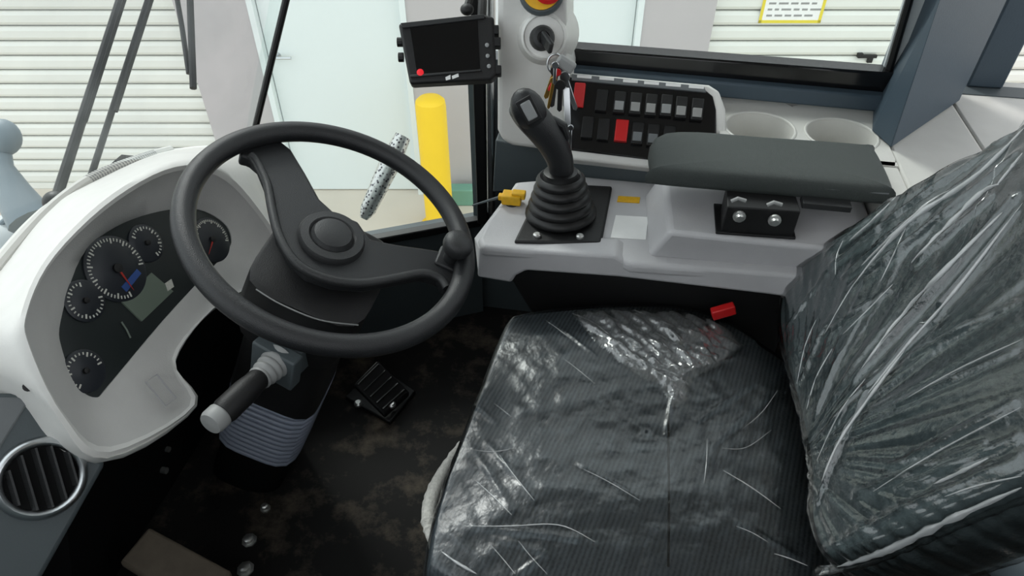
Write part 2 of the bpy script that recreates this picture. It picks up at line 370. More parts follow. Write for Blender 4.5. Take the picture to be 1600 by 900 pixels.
# windscreen, three flat facets curved in plan
def wsp(x, y, z): return V((x+.43*(z-.65), y, z))
WS = [(jl.x-.43*(jl.z-.65), jl.y), (-.90, .80), (-.965, .45), (-.97, .0)]
m = M(); rings = []
for z in (.3, .65, 1.0, 1.4, 1.76):
    row = []
    for i, (x, y) in enumerate(WS):
        row.append(wsp(x, y, z) if i else (jl+jd*((z-jl.z)/jd.z)))
    rings.append(row)
vs = [p for r_ in rings for p in r_]; fs = []
for a in range(len(rings)-1):
    for b in range(3): fs.append((a*4+b, a*4+b+1, a*4+b+5, a*4+b+4))
m.add(vs, fs); struct(build(m, 'window_2', 'windscreen_glass', ang=60), 'windscreen glass in front of the dashboard with a faint haze')

# side window: glass, black seal, slate sill
SY = 1.30
sa = PY(882, 89, SY); sb = PY(1390, 128, SY)
pane('window_3', [V((-.2, SY+.02, .74)), V((.56, SY+.02, .72)), V((.56, SY+.02, 1.78)), V((-.2, SY+.02, 1.78))], Y*.006, 'glass', [], lab='clear right side window above the switch panel')
a, b = PY(878, 86, SY), PY(1392, 126, SY)
m = M(); d = (b-a).normalized(); m.obox((a+b)/2, d, Y, d.cross(Y), (b-a).length/2, .02, .0215); struct(build(m, 'trim_2', 'black_gloss', bevel=.004), 'glossy black seal along the bottom of the side window')
a, b = PY(890, 115, SY-.03), PY(1385, 160, SY-.03)
m = M(); d = (b-a).normalized(); m.obox((a+b)/2, d, Y, d.cross(Y), (b-a).length/2, .012, .015); struct(build(m, 'trim_3', 'slate', bevel=.004), 'slate grey sill strip under the side window')
a, b = PY(1380, 140, SY), PY(1421, 0, SY); b = a+(b-a)*4
m = M(); m.tube([a, b], .0065, 10); struct(build(m, 'trim_4', 'rubber'), 'black seal at the rear edge of the side window')
a, b = PY(1395, 140, SY+.01), PY(1440, 0, SY+.01); b = a+(b-a)*4
m = M(); m.obox((a+b)/2, X, Y, (b-a).normalized(), .028, .004, (b-a).length/2); struct(build(m, 'trim_5', 'pale_grey'), 'pale strip beside the rear edge of the side window')
# front right post (steel tube + black seal)
a = PY(756, 345, 1.355); b = PY(747, 0, 1.355); b = a+(b-a)*4.2
m = M(); m.obox((a+b)/2, X, Y, (b-a).normalized(), .0125, .016, (b-a).length/2); struct(build(m, 'trim_6', 'rubber', bevel=.003), 'black seal on the front edge of the right pillar')
a = PY(768, 330, 1.335); b = PY(766, 0, 1.335); b = a+(b-a)*4.2
m = M(); m.tube([a, b], .0105, 14); struct(build(m, 'trim_7', 'steel'), 'silver pillar edge beside the black seal')
# rear right pillars
def pillar(name, plan, z0s, lab, top=(.02,)*5):
    m = M(); n = len(plan); lo = [V((x, y, z)) for (x, y), z in zip(plan, z0s)]; hi = [V((x+o_, y, 1.78)) for (x, y), o_ in zip(plan, top)]
    mid = [V((x+o_*.25, y, .96)) for (x, y), o_ in zip(plan, top)]
    if len(plan) == 5: mid[4].x += .05; hi[4].x += .05
    m.loft([lo, mid, hi]); o = build(m, name, 'slate', bevel=.004); return struct(o, lab)
pa, pd_, pb_ = PZ(1392, 231, .7), PY(1378, 195, 1.2), PZ(1500, 156, .7)
pillar('wall_pillar', [(pa.x, pa.y), (pb_.x-.005, pb_.y-.01), (.60, 1.41), (.47, 1.40), (pa.x-.022, pa.y+.05)], [.7, .702, .702, .702, .703], 'slate grey rear pillar with angled foot beside the side window', (-.06, .02, .02, .02, -.02))
p2a, p2b = PZ(1510, 136, .7), PZ(1562, 136, .7)
pillar('wall_pillar', [(p2a.x, p2a.y), (p2b.x, p2b.y-.01), (p2b.x+.05, p2b.y+.1), (p2a.x, p2a.y+.12)], [.7]*4, 'darker slate pillar at far right behind the first')

# ================================================================== RIGHT SIDE TRIM (pillar cover, tray, ledge)
PYT = 1.20
def px_outline(pts, fn): return [fn(x, y) for x, y in pts]
pc = thing('pillar_cover', V((-.2, PYT+.05, .60)), 'cream moulded pillar cover carrying the ignition switch and stop button', 'pillar cover')
ol = px_outline([(776, -260), (884, -260), (885, 0), (886, 88), (892, 118), (888, 240), (845, 236), (800, 230), (784, 222), (776, 205)], lambda x, y: PY(x, y, PYT))
m = M(); m.prism(ol, Y*.12); build(m, 'cover_panel', 'cream', pc, bevel=.012, seg=3)
ol = px_outline([(829, -260), (884, -260), (884, 92), (829, 92)], lambda x, y: PY(x, y, PYT-.006))
m = M(); m.prism(ol, Y*.02); build(m, 'raised_face', 'warm_grey', pc, bevel=.004)
ol = px_outline([(774, 219), (892, 240), (892, 300), (770, 300)], lambda x, y: PY(x, y, PYT+.02))
m = M(); m.prism(ol, Y*.1); build(m, 'lower_panel', 'dark_grey', pc, bevel=.003)
# ignition boss: leans towards the seat
bc = PY(846, 60, PYT-.02); bd = V((.28, -.86, .42)).normalized()
m = M(); m.lathe(bc+Y*.05-Z*.012, (bc-(bc+Y*.05-Z*.012))+bd*.02, [(.060, -.02), (.05, .02), (.041, .04), (.039, .052), (.035, .056), (.033, .052), (.026, .052), (.02, .053)], 36); build(m, 'switch_boss', 'cream', pc)
ig = thing('ignition_switch', bc, 'dark ignition switch with key in the cream pillar boss', 'ignition switch')
m = M(); m.lathe(bc, bd, [(.021, 0), (.021, .012), (.017, .02), (.011, .022), (.011, .014), (.001, .014)], 24); build(m, 'lock_barrel', 'hub_black', ig)
m = M(); kd = V((.55, -.75, -.3)).normalized(); m.obox(bc+bd*.022+kd*.012, kd, kd.cross(Z).normalized(), kd.cross(kd.cross(Z)).normalized(), .018, .004, .011); build(m, 'key_head', 'hub_black', ig, bevel=.003)
# emergency stop button
ec = PY(846, -13, PYT-.008); ed = V((.1, -.85, .5)).normalized()
es = thing('emergency_stop', ec, 'red and yellow emergency stop button at the top of the pillar cover', 'stop button')
m = M(); m.lathe(ec, ed, [(.038, -.005), (.038, .006), (.034, .010), (.001, .010)], 32); build(m, 'dark_bezel', 'dark_grey', es)
m = M(); m.lathe(ec+ed*.01, ed, [(.031, 0), (.031, .004), (.001, .005)], 32); build(m, 'yellow_ring', 'yellow', es)
m = M(); m.lathe(ec+ed*.012+X*.011, ed, [(.014, 0), (.014, .008), (.024, .01), (.025, .018), (.02, .023), (.001, .025)], 32); build(m, 'red_knob', 'red', es)

# keys hanging from the ignition
kp = PY(868, 88, 1.13)
kr = thing('key_ring', kp-Z*.13, 'bunch of keys with brass tag and long silver key hanging from the ignition', 'keys')
m = M(); m.tube([kp+V((.013*cos(a*pi/12), .004*sin(a*pi/12), -.013+.015*sin(a*pi/12))) for a in range(24)], .0018, 8, closed=True); build(m, 'ring', 'steel', kr)
def key(px0, py0, px1, py1, y, mt, hw=.011, nm='key'):
    a, b = PY(px0, py0, y), PY(px1, py1, y); d = (b-a).normalized(); sd = d.cross(Y).normalized()
    m = M(); m.lathe(a+d*hw, Y, [(hw, -.0015), (hw, .0015)], 16); m.prism([a+d*hw*1.6+sd*hw*.45, b+sd*hw*.45, b+d*.004, b-sd*hw*.45, a+d*hw*1.6-sd*hw*.45], Y*.003)
    build(m, nm, mt, kr, bevel=.0006, seg=1)
key(872, 98, 853, 152, 1.125, 'brass', .009, 'tag'); key(870, 102, 862, 165, 1.115, 'hub_black', .01); key(882, 100, 882, 165, 1.12, 'steel', .008); key(880, 112, 899, 170, 1.105, 'steel', .009)
a, b = PY(885, 128, 1.11), PY(888, 236, 1.065)
m = M(); m.obox((a+b)/2, X, (b-a).cross(X).normalized(), (b-a).normalized(), .0055, .0015, (b-a).length/2); build(m, 'long_key', 'steel', kr, bevel=.0007, seg=1)
m = M(); m.obox(PY(884, 100, 1.10), (X-Z*.6).normalized(), Y, (Z+X*.6).normalized(), .016, .006, .010); build(m, 'fob', 'stalk_grey', kr, bevel=.004)
key(874, 108, 858, 140, 1.10, 'red', .006, 'tag'); key(866, 120, 857, 168, 1.095, 'brass', .006); key(876, 125, 874, 172, 1.09, 'black', .009, 'tag'); key(868, 96, 866, 130, 1.09, 'steel', .006)
key(892, 195, 890, 240, 1.06, 'steel', .005); key(878, 205, 886, 238, 1.06, 'steel', .005)

# switch panel
spn = V((0, -.097, .09)).normalized(); spp = V((0, 1.115, .655))
def SPp(x, y, off=0): return PP(x, y, spp+spn*off, spn)
spu = X; spv = spn.cross(X) if spn.cross(X).z > 0 else X.cross(spn)
sp = thing('switch_panel', SPp(1000, 245)-Z*.01, 'black sloping switch panel with rocker switches beside the joystick', 'switch panel')
m = M(); m.prism(px_outline([(882, 112), (1108, 132), (1124, 142), (1134, 170), (1136, 275), (882, 248)], SPp), -spn*.05); build(m, 'surround', 'cream', sp, bevel=.005, seg=3)
m = M(); m.prism(px_outline([(888, 120), (1102, 140), (1114, 150), (1119, 172), (1120, 262), (888, 234)], lambda x, y: SPp(x, y, .003)), -spn*.02); build(m, 'panel_plate', 'black_gloss', sp, bevel=.002)
m = M(); m.prism(px_outline([(893, 115), (1100, 134), (1104, 144), (893, 125)], lambda x, y: SPp(x, y, .008)), -spn*.008); build(m, 'grey_bar', 'dark_grey_light', sp, bevel=.0015)
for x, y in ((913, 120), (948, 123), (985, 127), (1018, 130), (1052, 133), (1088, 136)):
    m = M(); m.obox(SPp(x, y, .0085), spu, spv, spn, .013, .0025, .0006); build(m, 'label_and_glint', 'white', sp)  # reflections on the grey bar, painted as white dashes
def rocker(x, y, hw, hh, mt, lens=True, lm='lens_smoke', tilt=1):
    c = SPp(x, y, .004); m = M(); a = spu*hw; b = spv*hh; n = spn
    m.loft([[c-a-b, c+a-b, c+a+b, c-a+b], [c-a*.95-b*.95+n*(.011 if tilt > 0 else .004), c+a*.95-b*.95+n*(.011 if tilt > 0 else .004), c+a*.95+b*.95+n*(.004 if tilt > 0 else .011), c-a*.95+b*.95+n*(.004 if tilt > 0 else .011)]])
    r_ = build(m, 'rocker_switch', mt, sp, bevel=.0015)
    if lens:
        m = M(); m.obox(c-b*.35+n*.0095, spu, spv, spn, hw*.75, hh*.38, .002); build(m, 'lens', lm, r_, bevel=.0008)
    return r_
for i, (x, y) in enumerate(((940, 158), (968, 161), (993, 163), (1017, 165), (1041, 166), (1064, 169), (1089, 172))):
    rocker(x, y, .0105, .021, 'black', i > 0, ('text_grey', 'lens_smoke', 'text_grey')[i % 3])
rocker(905, 150, .010, .022, 'red', False, tilt=-1)['label'] = 'red rocker switch'
for x, y in ((918, 200), (943, 203)): rocker(x, y, .0105, .021, 'black', False)
rocker(971, 205, .0115, .021, 'red', False)['label'] = 'red guarded rocker switch'
for x, y in ((996, 209), (1020, 212), (1045, 215)): rocker(x, y, .0105, .021, 'black', True, 'dark_grey_light')
m = M(); m.prism(px_outline([(892, 248), (1025, 262), (1030, 300), (892, 290)], lambda x, y: PY(x, y, 1.13)), Y*.05); build(m, 'lower_face', 'dark_grey', sp, bevel=.002)

# cup holder tray and rear ledge
TZ = .70
tr = thing('cup_tray', V((.31, 1.18, .60)), 'pale grey tray with two round cup holders behind the armrest', 'cup holder tray')
y0, y1 = 1.085, 1.285
def holed(cx, x0, x1, cy, r):
    m = M(); n = 40; out = []; inn = []
    for j in range(n):
        a = 2*pi*j/n; dx, dy = cos(a), sin(a); s_ = min(((x1-cx) if dx > 0 else (cx-x0))/max(abs(dx), 1e-6), ((y1-cy) if dy > 0 else (cy-y0))/max(abs(dy), 1e-6))
        out.append(V((cx+dx*s_, cy+dy*s_, TZ))); inn.append(V((cx+dx*r, cy+dy*r, TZ)))
    rr = [[p for p in out], [p for p in inn]]
    for q, h in ((.97, -.006), (.93, -.05)): rr.append([V((cx+(p.x-cx)*q, cy+(p.y-cy)*q, TZ+h)) for p in inn])
    m.loft(rr, cap=False); k = len(m.v)-n; m.f.append(tuple(range(k, k+n)))
    return m
xm = .302
for nm, cx, x0_, x1_ in (('cup_holder', .235, .165, xm), ('cup_holder', .372, xm, .445)):
    mm = holed(cx, x0_, x1_, 1.178, .058); build(mm, nm, 'trim_grey', tr, ang=50)
for cx in (.235, .372):
    m = M(); m.tube([V((cx+.060*cos(a*pi/20), 1.178+.060*sin(a*pi/20), TZ-.001)) for a in range(40)], .003, 8, closed=True); build(m, 'cup_rim', 'trim_grey', tr)
m = M(); m.box((.165, y0, .60), (.445, y0+.012, TZ)); build(m, 'front_lip', 'trim_grey', tr)
m = M(); m.prism([V((.165, 1.285, TZ)), V((.445, 1.285, TZ)), V((.445, 1.30, TZ+.012)), V((.165, 1.30, TZ+.012))], -Z*.03); build(m, 'rear_lip', 'trim_grey', tr)
m = M(); m.box((.405, .955, .60), (.446, 1.086, .698)); build(m, 'end_filler', 'trim_grey', tr, bevel=.004)
lg = thing('rear_ledge', V((.7, 1.2, .60)), 'cream moulded ledge running behind the seat below the rear pillars', 'ledge')
m = M(); m.prism([V((.447, .93, TZ-.002)), V((.60, .93, TZ-.002)), V((.60, 1.42, TZ-.002)), V((.447, 1.42, TZ-.002))], -Z*.08); build(m, 'ledge_section', 'trim_grey', lg, bevel=.006)
m = M(); m.prism([V((.602, .93, TZ-.002)), V((1.0, .93, TZ-.002)), V((1.0, 1.46, TZ-.002)), V((.602, 1.46, TZ-.002))], -Z*.08); build(m, 'ledge_section', 'trim_grey', lg, bevel=.003)
m = M(); m.prism([V((.447, .86, TZ-.03)), V((1.0, .86, TZ-.03)), V((1.0, .928, TZ-.004)), V((.447, .928, TZ-.004))], -Z*.06); build(m, 'bevel_edge', 'trim_grey', lg, bevel=.004)

# ================================================================== RIGHT CONSOLE
CZ = .60
cn = thing('side_console', V((.1, 1.0, 0)), 'grey moulded side console with stepped front carrying joystick and armrest', 'console')
Yn = PZ(850, 393, CZ).y                                                                       # near face
tp = px_outline([(806, 283), (760, 345), (747, 372), (752, 386), (962, 400), (985, 412), (1260, 432)], lambda x, y: PZ(x, y, CZ))
tp += [V((.34, tp[-1].y, CZ)), V((.34, 1.13, CZ)), V((-.06, 1.13, CZ))]
m = M(); m.prism(tp, -Z*.022); build(m, 'top_plate', 'console_grey', cn, bevel=.008, seg=3)
# front apron with the stepped lower edge
ap = px_outline([(748, 386), (962, 400), (978, 410), (1260, 432), (1260, 470), (1205, 462), (966, 434), (822, 424), (806, 432), (799, 443), (745, 434)], lambda x, y: PY(x, y, Yn))
m = M(); m.prism(ap, Y*.05); build(m, 'front_apron', 'console_grey', cn, bevel=.006, seg=3)
se = [PZ(747, 372, CZ-.01), PZ(806, 283, CZ-.01)]
lo = [PY(745, 434, Yn), se[1]-Z*.075]
m = M(); m.prism([PY(748, 386, Yn+.004), se[0], se[1], lo[1], lo[0]], X*.03); build(m, 'end_cheek', 'console_grey', cn, bevel=.006)
# raised armrest block with sloped faces
b0 = px_outline([(1012, 399), (1262, 421)], lambda x, y: PZ(x, y, CZ)); b1 = px_outline([(1046, 362), (1262, 386)], lambda x, y: PZ(x, y, CZ+.055))
t0 = PZ(1036, 281, CZ+.055)
lo_ = [b0[0], V((.33, b0[1].y, CZ)), V((.40, .95, CZ)), V((.40, 1.085, CZ)), V((b0[0].x-.012, 1.085, CZ))]
hi_ = [b1[0], V((.33, b1[1].y, CZ+.055)), V((.40, .96, CZ+.055)), V((.40, 1.083, CZ+.055)), V((t0.x, 1.083, CZ+.055))]
m = M(); m.loft([[p-Z*.005 for p in lo_], hi_]); build(m, 'raised_block', 'console_grey', cn, bevel=.008, seg=3)
bs = [PZ(752, 430, .5), PZ(805, 500, .38)]
m = M(); m.loft([[V((-.185, .925, CZ-.024)), V((.31, .935, CZ-.024)), V((.31, 1.12, CZ-.024)), V((-.15, 1.12, CZ-.024))], [V((-.18, .925, CZ-.07)), V((.31, .935, CZ-.07)), V((.31, 1.12, CZ-.07)), V((-.18, 1.12, CZ-.07))], [V((-.12, .935, .4)), V((.31, .935, .4)), V((.31, 1.12, .4)), V((-.12, 1.12, .4))], [V((-.10, .94, 0)), V((.31, .94, 0)), V((.31, 1.12, 0)), V((-.10, 1.12, 0))]]); build(m, 'base', 'black', cn, bevel=.006)
# labels on the console
m = M(); m.prism(px_outline([(966, 306), (1000, 308), (999, 317), (964, 315)], lambda x, y: PZ(x, y, CZ+.0012)), -Z*.001)
lb = tag(build(m, 'warning_label', 'yellow'), 'small yellow sticker on the console beside the joystick boot', 'sticker')
m = M(); m.prism(px_outline([(962, 336), (1013, 339), (1009, 374), (954, 371)], lambda x, y: PZ(x, y, CZ+.0012)), -Z*.001)
tag(build(m, 'label_and_glint', 'white'), 'blank white paper sticker on the console beside the joystick', 'sticker')
# joystick
jc = V((-.079, .985, CZ))
js = thing('joystick', jc, 'black joystick with ribbed rubber boot on the side console', 'joystick')
m = M(); m.prism(px_outline([(803, 376), (940, 379), (957, 290), (848, 284)], lambda x, y: PZ(x, y, CZ+.006)), -Z*.012); build(m, 'base_plate', 'black', js, bevel=.004)
for x, y in ((839, 369), (906, 371)):
    m = M(); m.lathe(PZ(x, y, CZ+.006), Z, [(.0065, 0), (.0065, .004), (.004, .006), (.001, .006)], 12); build(m, 'bolt', 'zinc', js)
jb = PZ(876, 340, CZ); jtop = PY(876, 268, jb.y+.005)
prof = []; nr = 5
H = jtop.z-CZ; R0, R1 = .058, .034
for i in range(nr*6+1):
    t = i/(nr*6); ph = (t*nr) % 1
    prof.append((R0*(1-t)**1.1+R1*(1-(1-t)**1.1) + .005*abs(sin(pi*t*nr))**.7, t*H*.86+.006))
prof += [(R1-.004, H*.9), (R1-.006, H*.98), (.028, H), (.02, H+.002)]
jx = V((jb.x, jb.y, CZ))
m = M(); m.lathe(jx, (jtop-jx).normalized(), prof, 36); build(m, 'boot', 'rubber', js, ang=60)
jy = jb.y+.005
path = cr([PY(x, y, jy-k) for x, y, k in ((878, 272, 0), (874, 248, 0), (862, 222, .004), (846, 200, .008), (832, 184, .01), (822, 170, .012), (815, 156, .014))], 6)
rad = []
for i in range(len(path)):
    t = i/(len(path)-1); rad.append(.0195+.003*sin(pi*t)+(.006*t if t < .9 else .006*.9-(t-.9)*.10))
m = M(); m.tube(path, rad, 18, flat=1.0); build(m, 'grip', 'wheel_black', js, ang=60)
hc = PY(826, 172, jy-.022); ax1 = (PY(815, 152, jy)-PY(840, 200, jy)).normalized(); an = (CAM-hc).normalized(); ax2 = ax1.cross(an).normalized()
m = M(); m.ell(hc, .036, .026, .022, (ax1, ax2, an)); build(m, 'grip_head', 'wheel_black', js)
m = M(); m.obox(hc+an*.0225-ax1*.001, ax1, ax2, an, .015, .008, .002); build(m, 'thumb_switch', 'lens_smoke', js, bevel=.002)
m = M(); m.obox(hc+an*.0205-ax1*.001, ax1, ax2, an, .021, .013, .002); build(m, 'switch_recess', 'black', js, bevel=.002)
m = M(); m.tube([PY(862, 186, jy), PY(880, 196, jy), PY(886, 214, jy), PY(878, 228, jy)], [.006, .007, .006, .004], 10); build(m, 'trigger', 'wheel_black', js)
# yellow lever lock with rod
yc = PZ(800, 318, CZ)
yl = thing('lever_lock', yc, 'yellow lock tab with thin dark rod at the front of the console', 'lock tab')
m = M(); m.obox(yc+Z*.012, X, Y, Z, .017, .012, .009); m.obox(yc+Z*.02+X*.012, X, Y, Z, .012, .008, .006); m.obox(yc+Z*.012-X*.016, X, Y, Z, .008, .006, .005); build(m, 'tab', 'yellow', yl, bevel=.002)
m = M(); m.lathe(yc, Z, [(.012, 0), (.012, .005), (.008, .006)], 14); build(m, 'foot', 'hub_black', yl)
m = M(); m.tube([yc+Z*.014-X*.015, PD(738, 321, (yc-CAM).dot(FW))+Z*.0], [.003, .0015], 8); build(m, 'rod', 'dark_grey', yl)
# armrest
AZ = .735
ar = thing('armrest', V((.22, 1.0, CZ+.055)), 'padded charcoal armrest on a black bolted bracket over the console', 'armrest')
ao = [PZ(x, y, AZ) for x, y in ((1034, 203), (1200, 211), (1355, 222), (1372, 228), (1400, 286), (1385, 292), (1200, 277), (1026, 262), (1018, 254))]
cen = sum(ao, V())/len(ao)
oo = cr(ao, 6, True)
rings = []
for s_, dz in ((.02, .004), (.5, .003), (.8, .001), (.9, -.001), (.955, -.004), (.985, -.009), (1.0, -.016), (1.0, -.024), (.985, -.030), (.9, -.033), (.02, -.034)):
    rings.append([cen+(p-cen)*s_+Z*dz for p in oo])
m = M(); m.loft(rings); build(m, 'pad', 'armrest', ar, ang=70)
rr = [cen+(p-cen)*.62+Z*.004 for p in oo]
m = M(); m.tube([PZ(x, y, AZ-.012)-Y*.003 for x, y in ((1020, 268), (1110, 277), (1200, 285), (1300, 294), (1388, 301))], .0014, 8); build(m, 'piping', 'dark_grey_light', ar)
br = [PZ(1128, 372-7, CZ+.055), PZ(1236, 372, CZ+.055)]
ba = PZ(1126, 364, CZ+.056); bb = PZ(1238, 372, CZ+.056); bdir = (bb-ba).normalized(); bz = AZ-.03
m = M(); m.prism([ba, bb, bb+Z*(bz-bb.z), ba+Z*(bz-ba.z)], Y*.06, .96); build(m, 'bracket', 'black', ar, bevel=.002)
m = M(); m.prism([ba-bdir*.008-Y*.004, bb+bdir*.004-Y*.004, bb+bdir*.004+Y*.075, ba-bdir*.008+Y*.075], Z*.004); build(m, 'bracket_foot', 'black', ar, bevel=.001)
for x, y in ((1155, 337), (1210, 343)):
    p = PP(x, y, ba, Y); m = M(); m.lathe(p, -Y, [(.0095, 0), (.0095, .004), (.0065, .005), (.0055, .010), (.001, .0105)], 14); build(m, 'bolt', 'zinc', ar)
for x, y in ((1152, 313), (1208, 319)):
    p = PP(x, y, ba, Y); m = M(); m.tube([p-X*.008-Z*.002-Y*.001, p-Z*(-.004)-Y*.001, p+X*.012+Z*.001-Y*.001], .003, 8); build(m, 'slot', 'stalk_grey', ar)
a = PZ(1290, 318, AZ-.032); m = M(); m.obox(a, X, Y, Z, .035, .012, .005); build(m, 'under_rail', 'hub_black', ar, bevel=.001)

# ================================================================== MONITOR
def PM(x, y, off=0): return PD(x, y, 1.20)-FW*off
mo = thing('monitor', PM(705, 130)+FW*.02, 'small black camera monitor with dark screen hanging beside the pillar', 'monitor')
m = M(); m.prism(px_outline([(622, 36), (757, 22), (772, 26), (776, 116), (768, 124), (640, 131)], lambda x, y: PM(x, y, 0)), FW*.03); build(m, 'housing', 'black', mo, bevel=.005, seg=3)
m = M(); m.prism(px_outline([(641, 44), (746, 32), (750, 108), (652, 117)], lambda x, y: PM(x, y, .001)), FW*.002); build(m, 'screen', 'screen', mo)
for q in ([(626, 37), (757, 23), (757, 30), (630, 45)], [(641, 118), (752, 109), (752, 112), (641, 122)]):
    m = M(); m.prism(px_outline(q, lambda x, y: PM(x, y, .004)), FW*.004); build(m, 'bezel_edge', 'hub_black', mo, bevel=.001)
m = M(); p = PM(657, 114, .002); m.lathe(p, -FW, [(.006, 0), (.006, .002), (.001, .003)], 12); build(m, 'power_button', 'led_red', mo)
m = M()
for q in ([(696, 121), (704, 117), (704, 124), (697, 126)], [(706, 119), (716, 115), (717, 120), (707, 124)]): m.prism(px_outline(q, lambda x, y: PM(x, y, .0015)), FW*.001)
build(m, 'maker_mark', 'white', mo)
for i, (x, y) in enumerate(((761, 71), (762, 88), (764, 104))):
    m = M(); m.lathe(PM(x, y, .001), -FW, [(.0035, 0), (.0035, .002), (.001, .003)], 10); build(m, 'button', 'lens_smoke', mo)
for x, y in ((619, 62), (621, 86)):
    m = M(); m.cyl(PM(x, y)+FW*.012, PM(x+8, y)+FW*.012, .008, 10); build(m, 'side_knob', 'black', mo)
for x, y in ((772, 45), (775, 64), (776, 108)):
    m = M(); m.obox(PM(x, y)+FW*.012, RT, FW, UP, .008, .01, .008); build(m, 'clamp_lug', 'black', mo, bevel=.002)
m = M(); m.tube([PM(752, 24)+FW*.02, PM(753, -6)+FW*.025, PM(748, -60)+FW*.06], .008, 10); build(m, 'bracket_arm', 'black', mo)
m = M(); m.ell(PM(728, 4)+FW*.03, .012, .012, .01); m.tube([PM(726, 6)+FW*.03, PM(738, -40)+FW*.05], .007, 8); build(m, 'bracket_knob', 'black', mo)

# ================================================================== STEERING WHEEL AND COLUMN
el, az = math.radians(25), math.radians(-10)
SN = V((sin(el)*cos(az), sin(el)*sin(az), cos(el))); SC = V((-.3862, .7501, .7109))
su = SN.cross(Y).normalized(); sv = SN.cross(su)
def PS(x, y, off=0): return PP(x, y, SC+SN*off, SN)
sw = thing('steering_wheel', SC-SN*.03, 'black two-spoke steering wheel with spinner knob', 'steering wheel')
m = M(); m.tube([SC+(su*cos(a*pi/48)+sv*sin(a*pi/48))*.195 for a in range(96)], .0155, 16, closed=True); build(m, 'rim', 'wheel_black', sw, ang=80)
sp_ol = [(432, 214), (455, 232), (478, 270), (500, 310), (522, 330), (560, 345), (578, 372), (620, 381), (670, 388), (716, 396), (726, 420), (716, 442), (696, 452), (688, 436), (660, 428), (620, 436), (570, 444), (520, 440), (480, 426), (452, 402), (434, 368), (424, 330), (416, 288), (404, 258), (390, 246), (374, 242), (376, 228)]
dz = -.022
om = [PS(x, y, dz+.012) for x, y in sp_ol]
m = M(); m.prism(om, -SN*.022); build(m, 'spoke', 'wheel_black', sw, bevel=.005, seg=3)
lip = cr([PS(x, y, dz+.014) for x, y in ((392, 243), (399, 250), (408, 266), (418, 290), (426, 332), (436, 368), (455, 402), (482, 424), (522, 438), (570, 442), (620, 434), (660, 427), (686, 434), (698, 450))], 5)
m = M(); m.tube(lip, .0065, 10); build(m, 'spoke_ridge', 'hub_black', sw, ang=80)
hp = PS(520, 366, 0)
m = M(); m.lathe(hp-SN*.03, SN, [(.044, -.01), (.047, .012), (.047, .024), (.044, .029), (.033, .030), (.030, .027), (.028, .030), (.026, .034), (.018, .0365), (.001, .037)], 40); build(m, 'hub', 'hub_black', sw, ang=40)
kp_ = PS(706, 400, 0)
m = M(); m.lathe(kp_-SN*.012, SN, [(.012, 0), (.012, .02), (.019, .026), (.0225, .036), (.0225, .044), (.019, .05), (.01, .053), (.001, .0535)], 24); build(m, 'spinner_knob', 'hub_black', sw, ang=50)
m = M(); m.obox(kp_-SN*.012, su, sv, SN, .02, .02, .006); build(m, 'knob_clamp', 'wheel_black', sw, bevel=.003)

ca = SC-SN*.0
cb = SC-SN*(SC.z/SN.z)
co = thing('steering_column', V((cb.x, cb.y, 0)), 'black tilting steering column with ribbed bellows rising from the floor', 'steering column')
cu = V((SN.z, 0, -SN.x)).normalized(); cv = SN.cross(cu)                          # cu towards the seat, cv lateral
if cv.y < 0: cv = -cv
def ring(t, hu, hv, du=0, dv=0, n=8, e=5.0):
    c = SC-SN*t+cu*du+cv*dv; out = []
    for j in range(n*4):
        a = 2*pi*j/(n*4); x, y = cos(a), sin(a); k = (abs(x)**e+abs(y)**e)**(-1/e); out.append(c+cu*(x*k*hu)+cv*(y*k*hv))
    return out
m = M(); m.lathe(SC-SN*.09, SN, [(.03, 0), (.028, .07)], 24); build(m, 'steering_shaft', 'black', co)
m = M(); m.loft([ring(.062, .082, .088, .005, -.012), ring(.066, .088, .094, .005, -.012), ring(.15, .09, .096, 0, -.012), ring(.2, .08, .09, 0, -.01)]); build(m, 'upper_shroud', 'shroud_black', co, ang=50)
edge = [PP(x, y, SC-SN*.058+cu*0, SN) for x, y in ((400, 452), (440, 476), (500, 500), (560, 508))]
m = M(); m.tube(cr(edge, 6), .0011, 6); build(m, 'shroud_highlight', 'stalk_grey', co)  # highlight along the shroud edge, put in as a lighter grey tube
m = M(); m.loft([ring(.2, .074, .076, 0, -.006), ring(.36, .078, .08), ring(.405, .08, .08)]); build(m, 'column_body', 'shroud_black', co, ang=50)
T0, T1, nb = .40, .615, 12
m = M(); m.loft([ring(T0, .074, .074, e=4.5), ring(T1, .074, .074, e=4.5)]); build(m, 'bellows', 'black', co, ang=60)
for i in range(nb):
    t = T0+(T1-T0)*(i+.5)/nb; m = M(); m.tube(ring(t, .0765, .0765, e=4.5), .0052, 8, closed=True, flat=1.0); build(m, 'lit_bellows_rib', 'bellows', co, ang=80)  # dark glossy ribs, coloured light to paint the window glints on them
m = M(); m.loft([ring(T1, .07, .07), ring(.775, .075, .075)]); build(m, 'foot', 'black_matte', co, ang=50)
pl = px_outline([(225, 640), (470, 770), (400, 905), (150, 800)], lambda x, y: PZ(x, y, .006)); 
for x, y, r_ in ((415, 795, .007), (390, 845, .010), (384, 890, .011)):
    m = M(); p = PZ(x, y, .0); m.lathe(p, Z, [(r_*1.5, .0), (r_*1.5, .003), (r_, .004), (r_, .012), (r_*.6, .014), (.001, .014)], 8); build(m, 'floor_bolt', 'zinc', co)
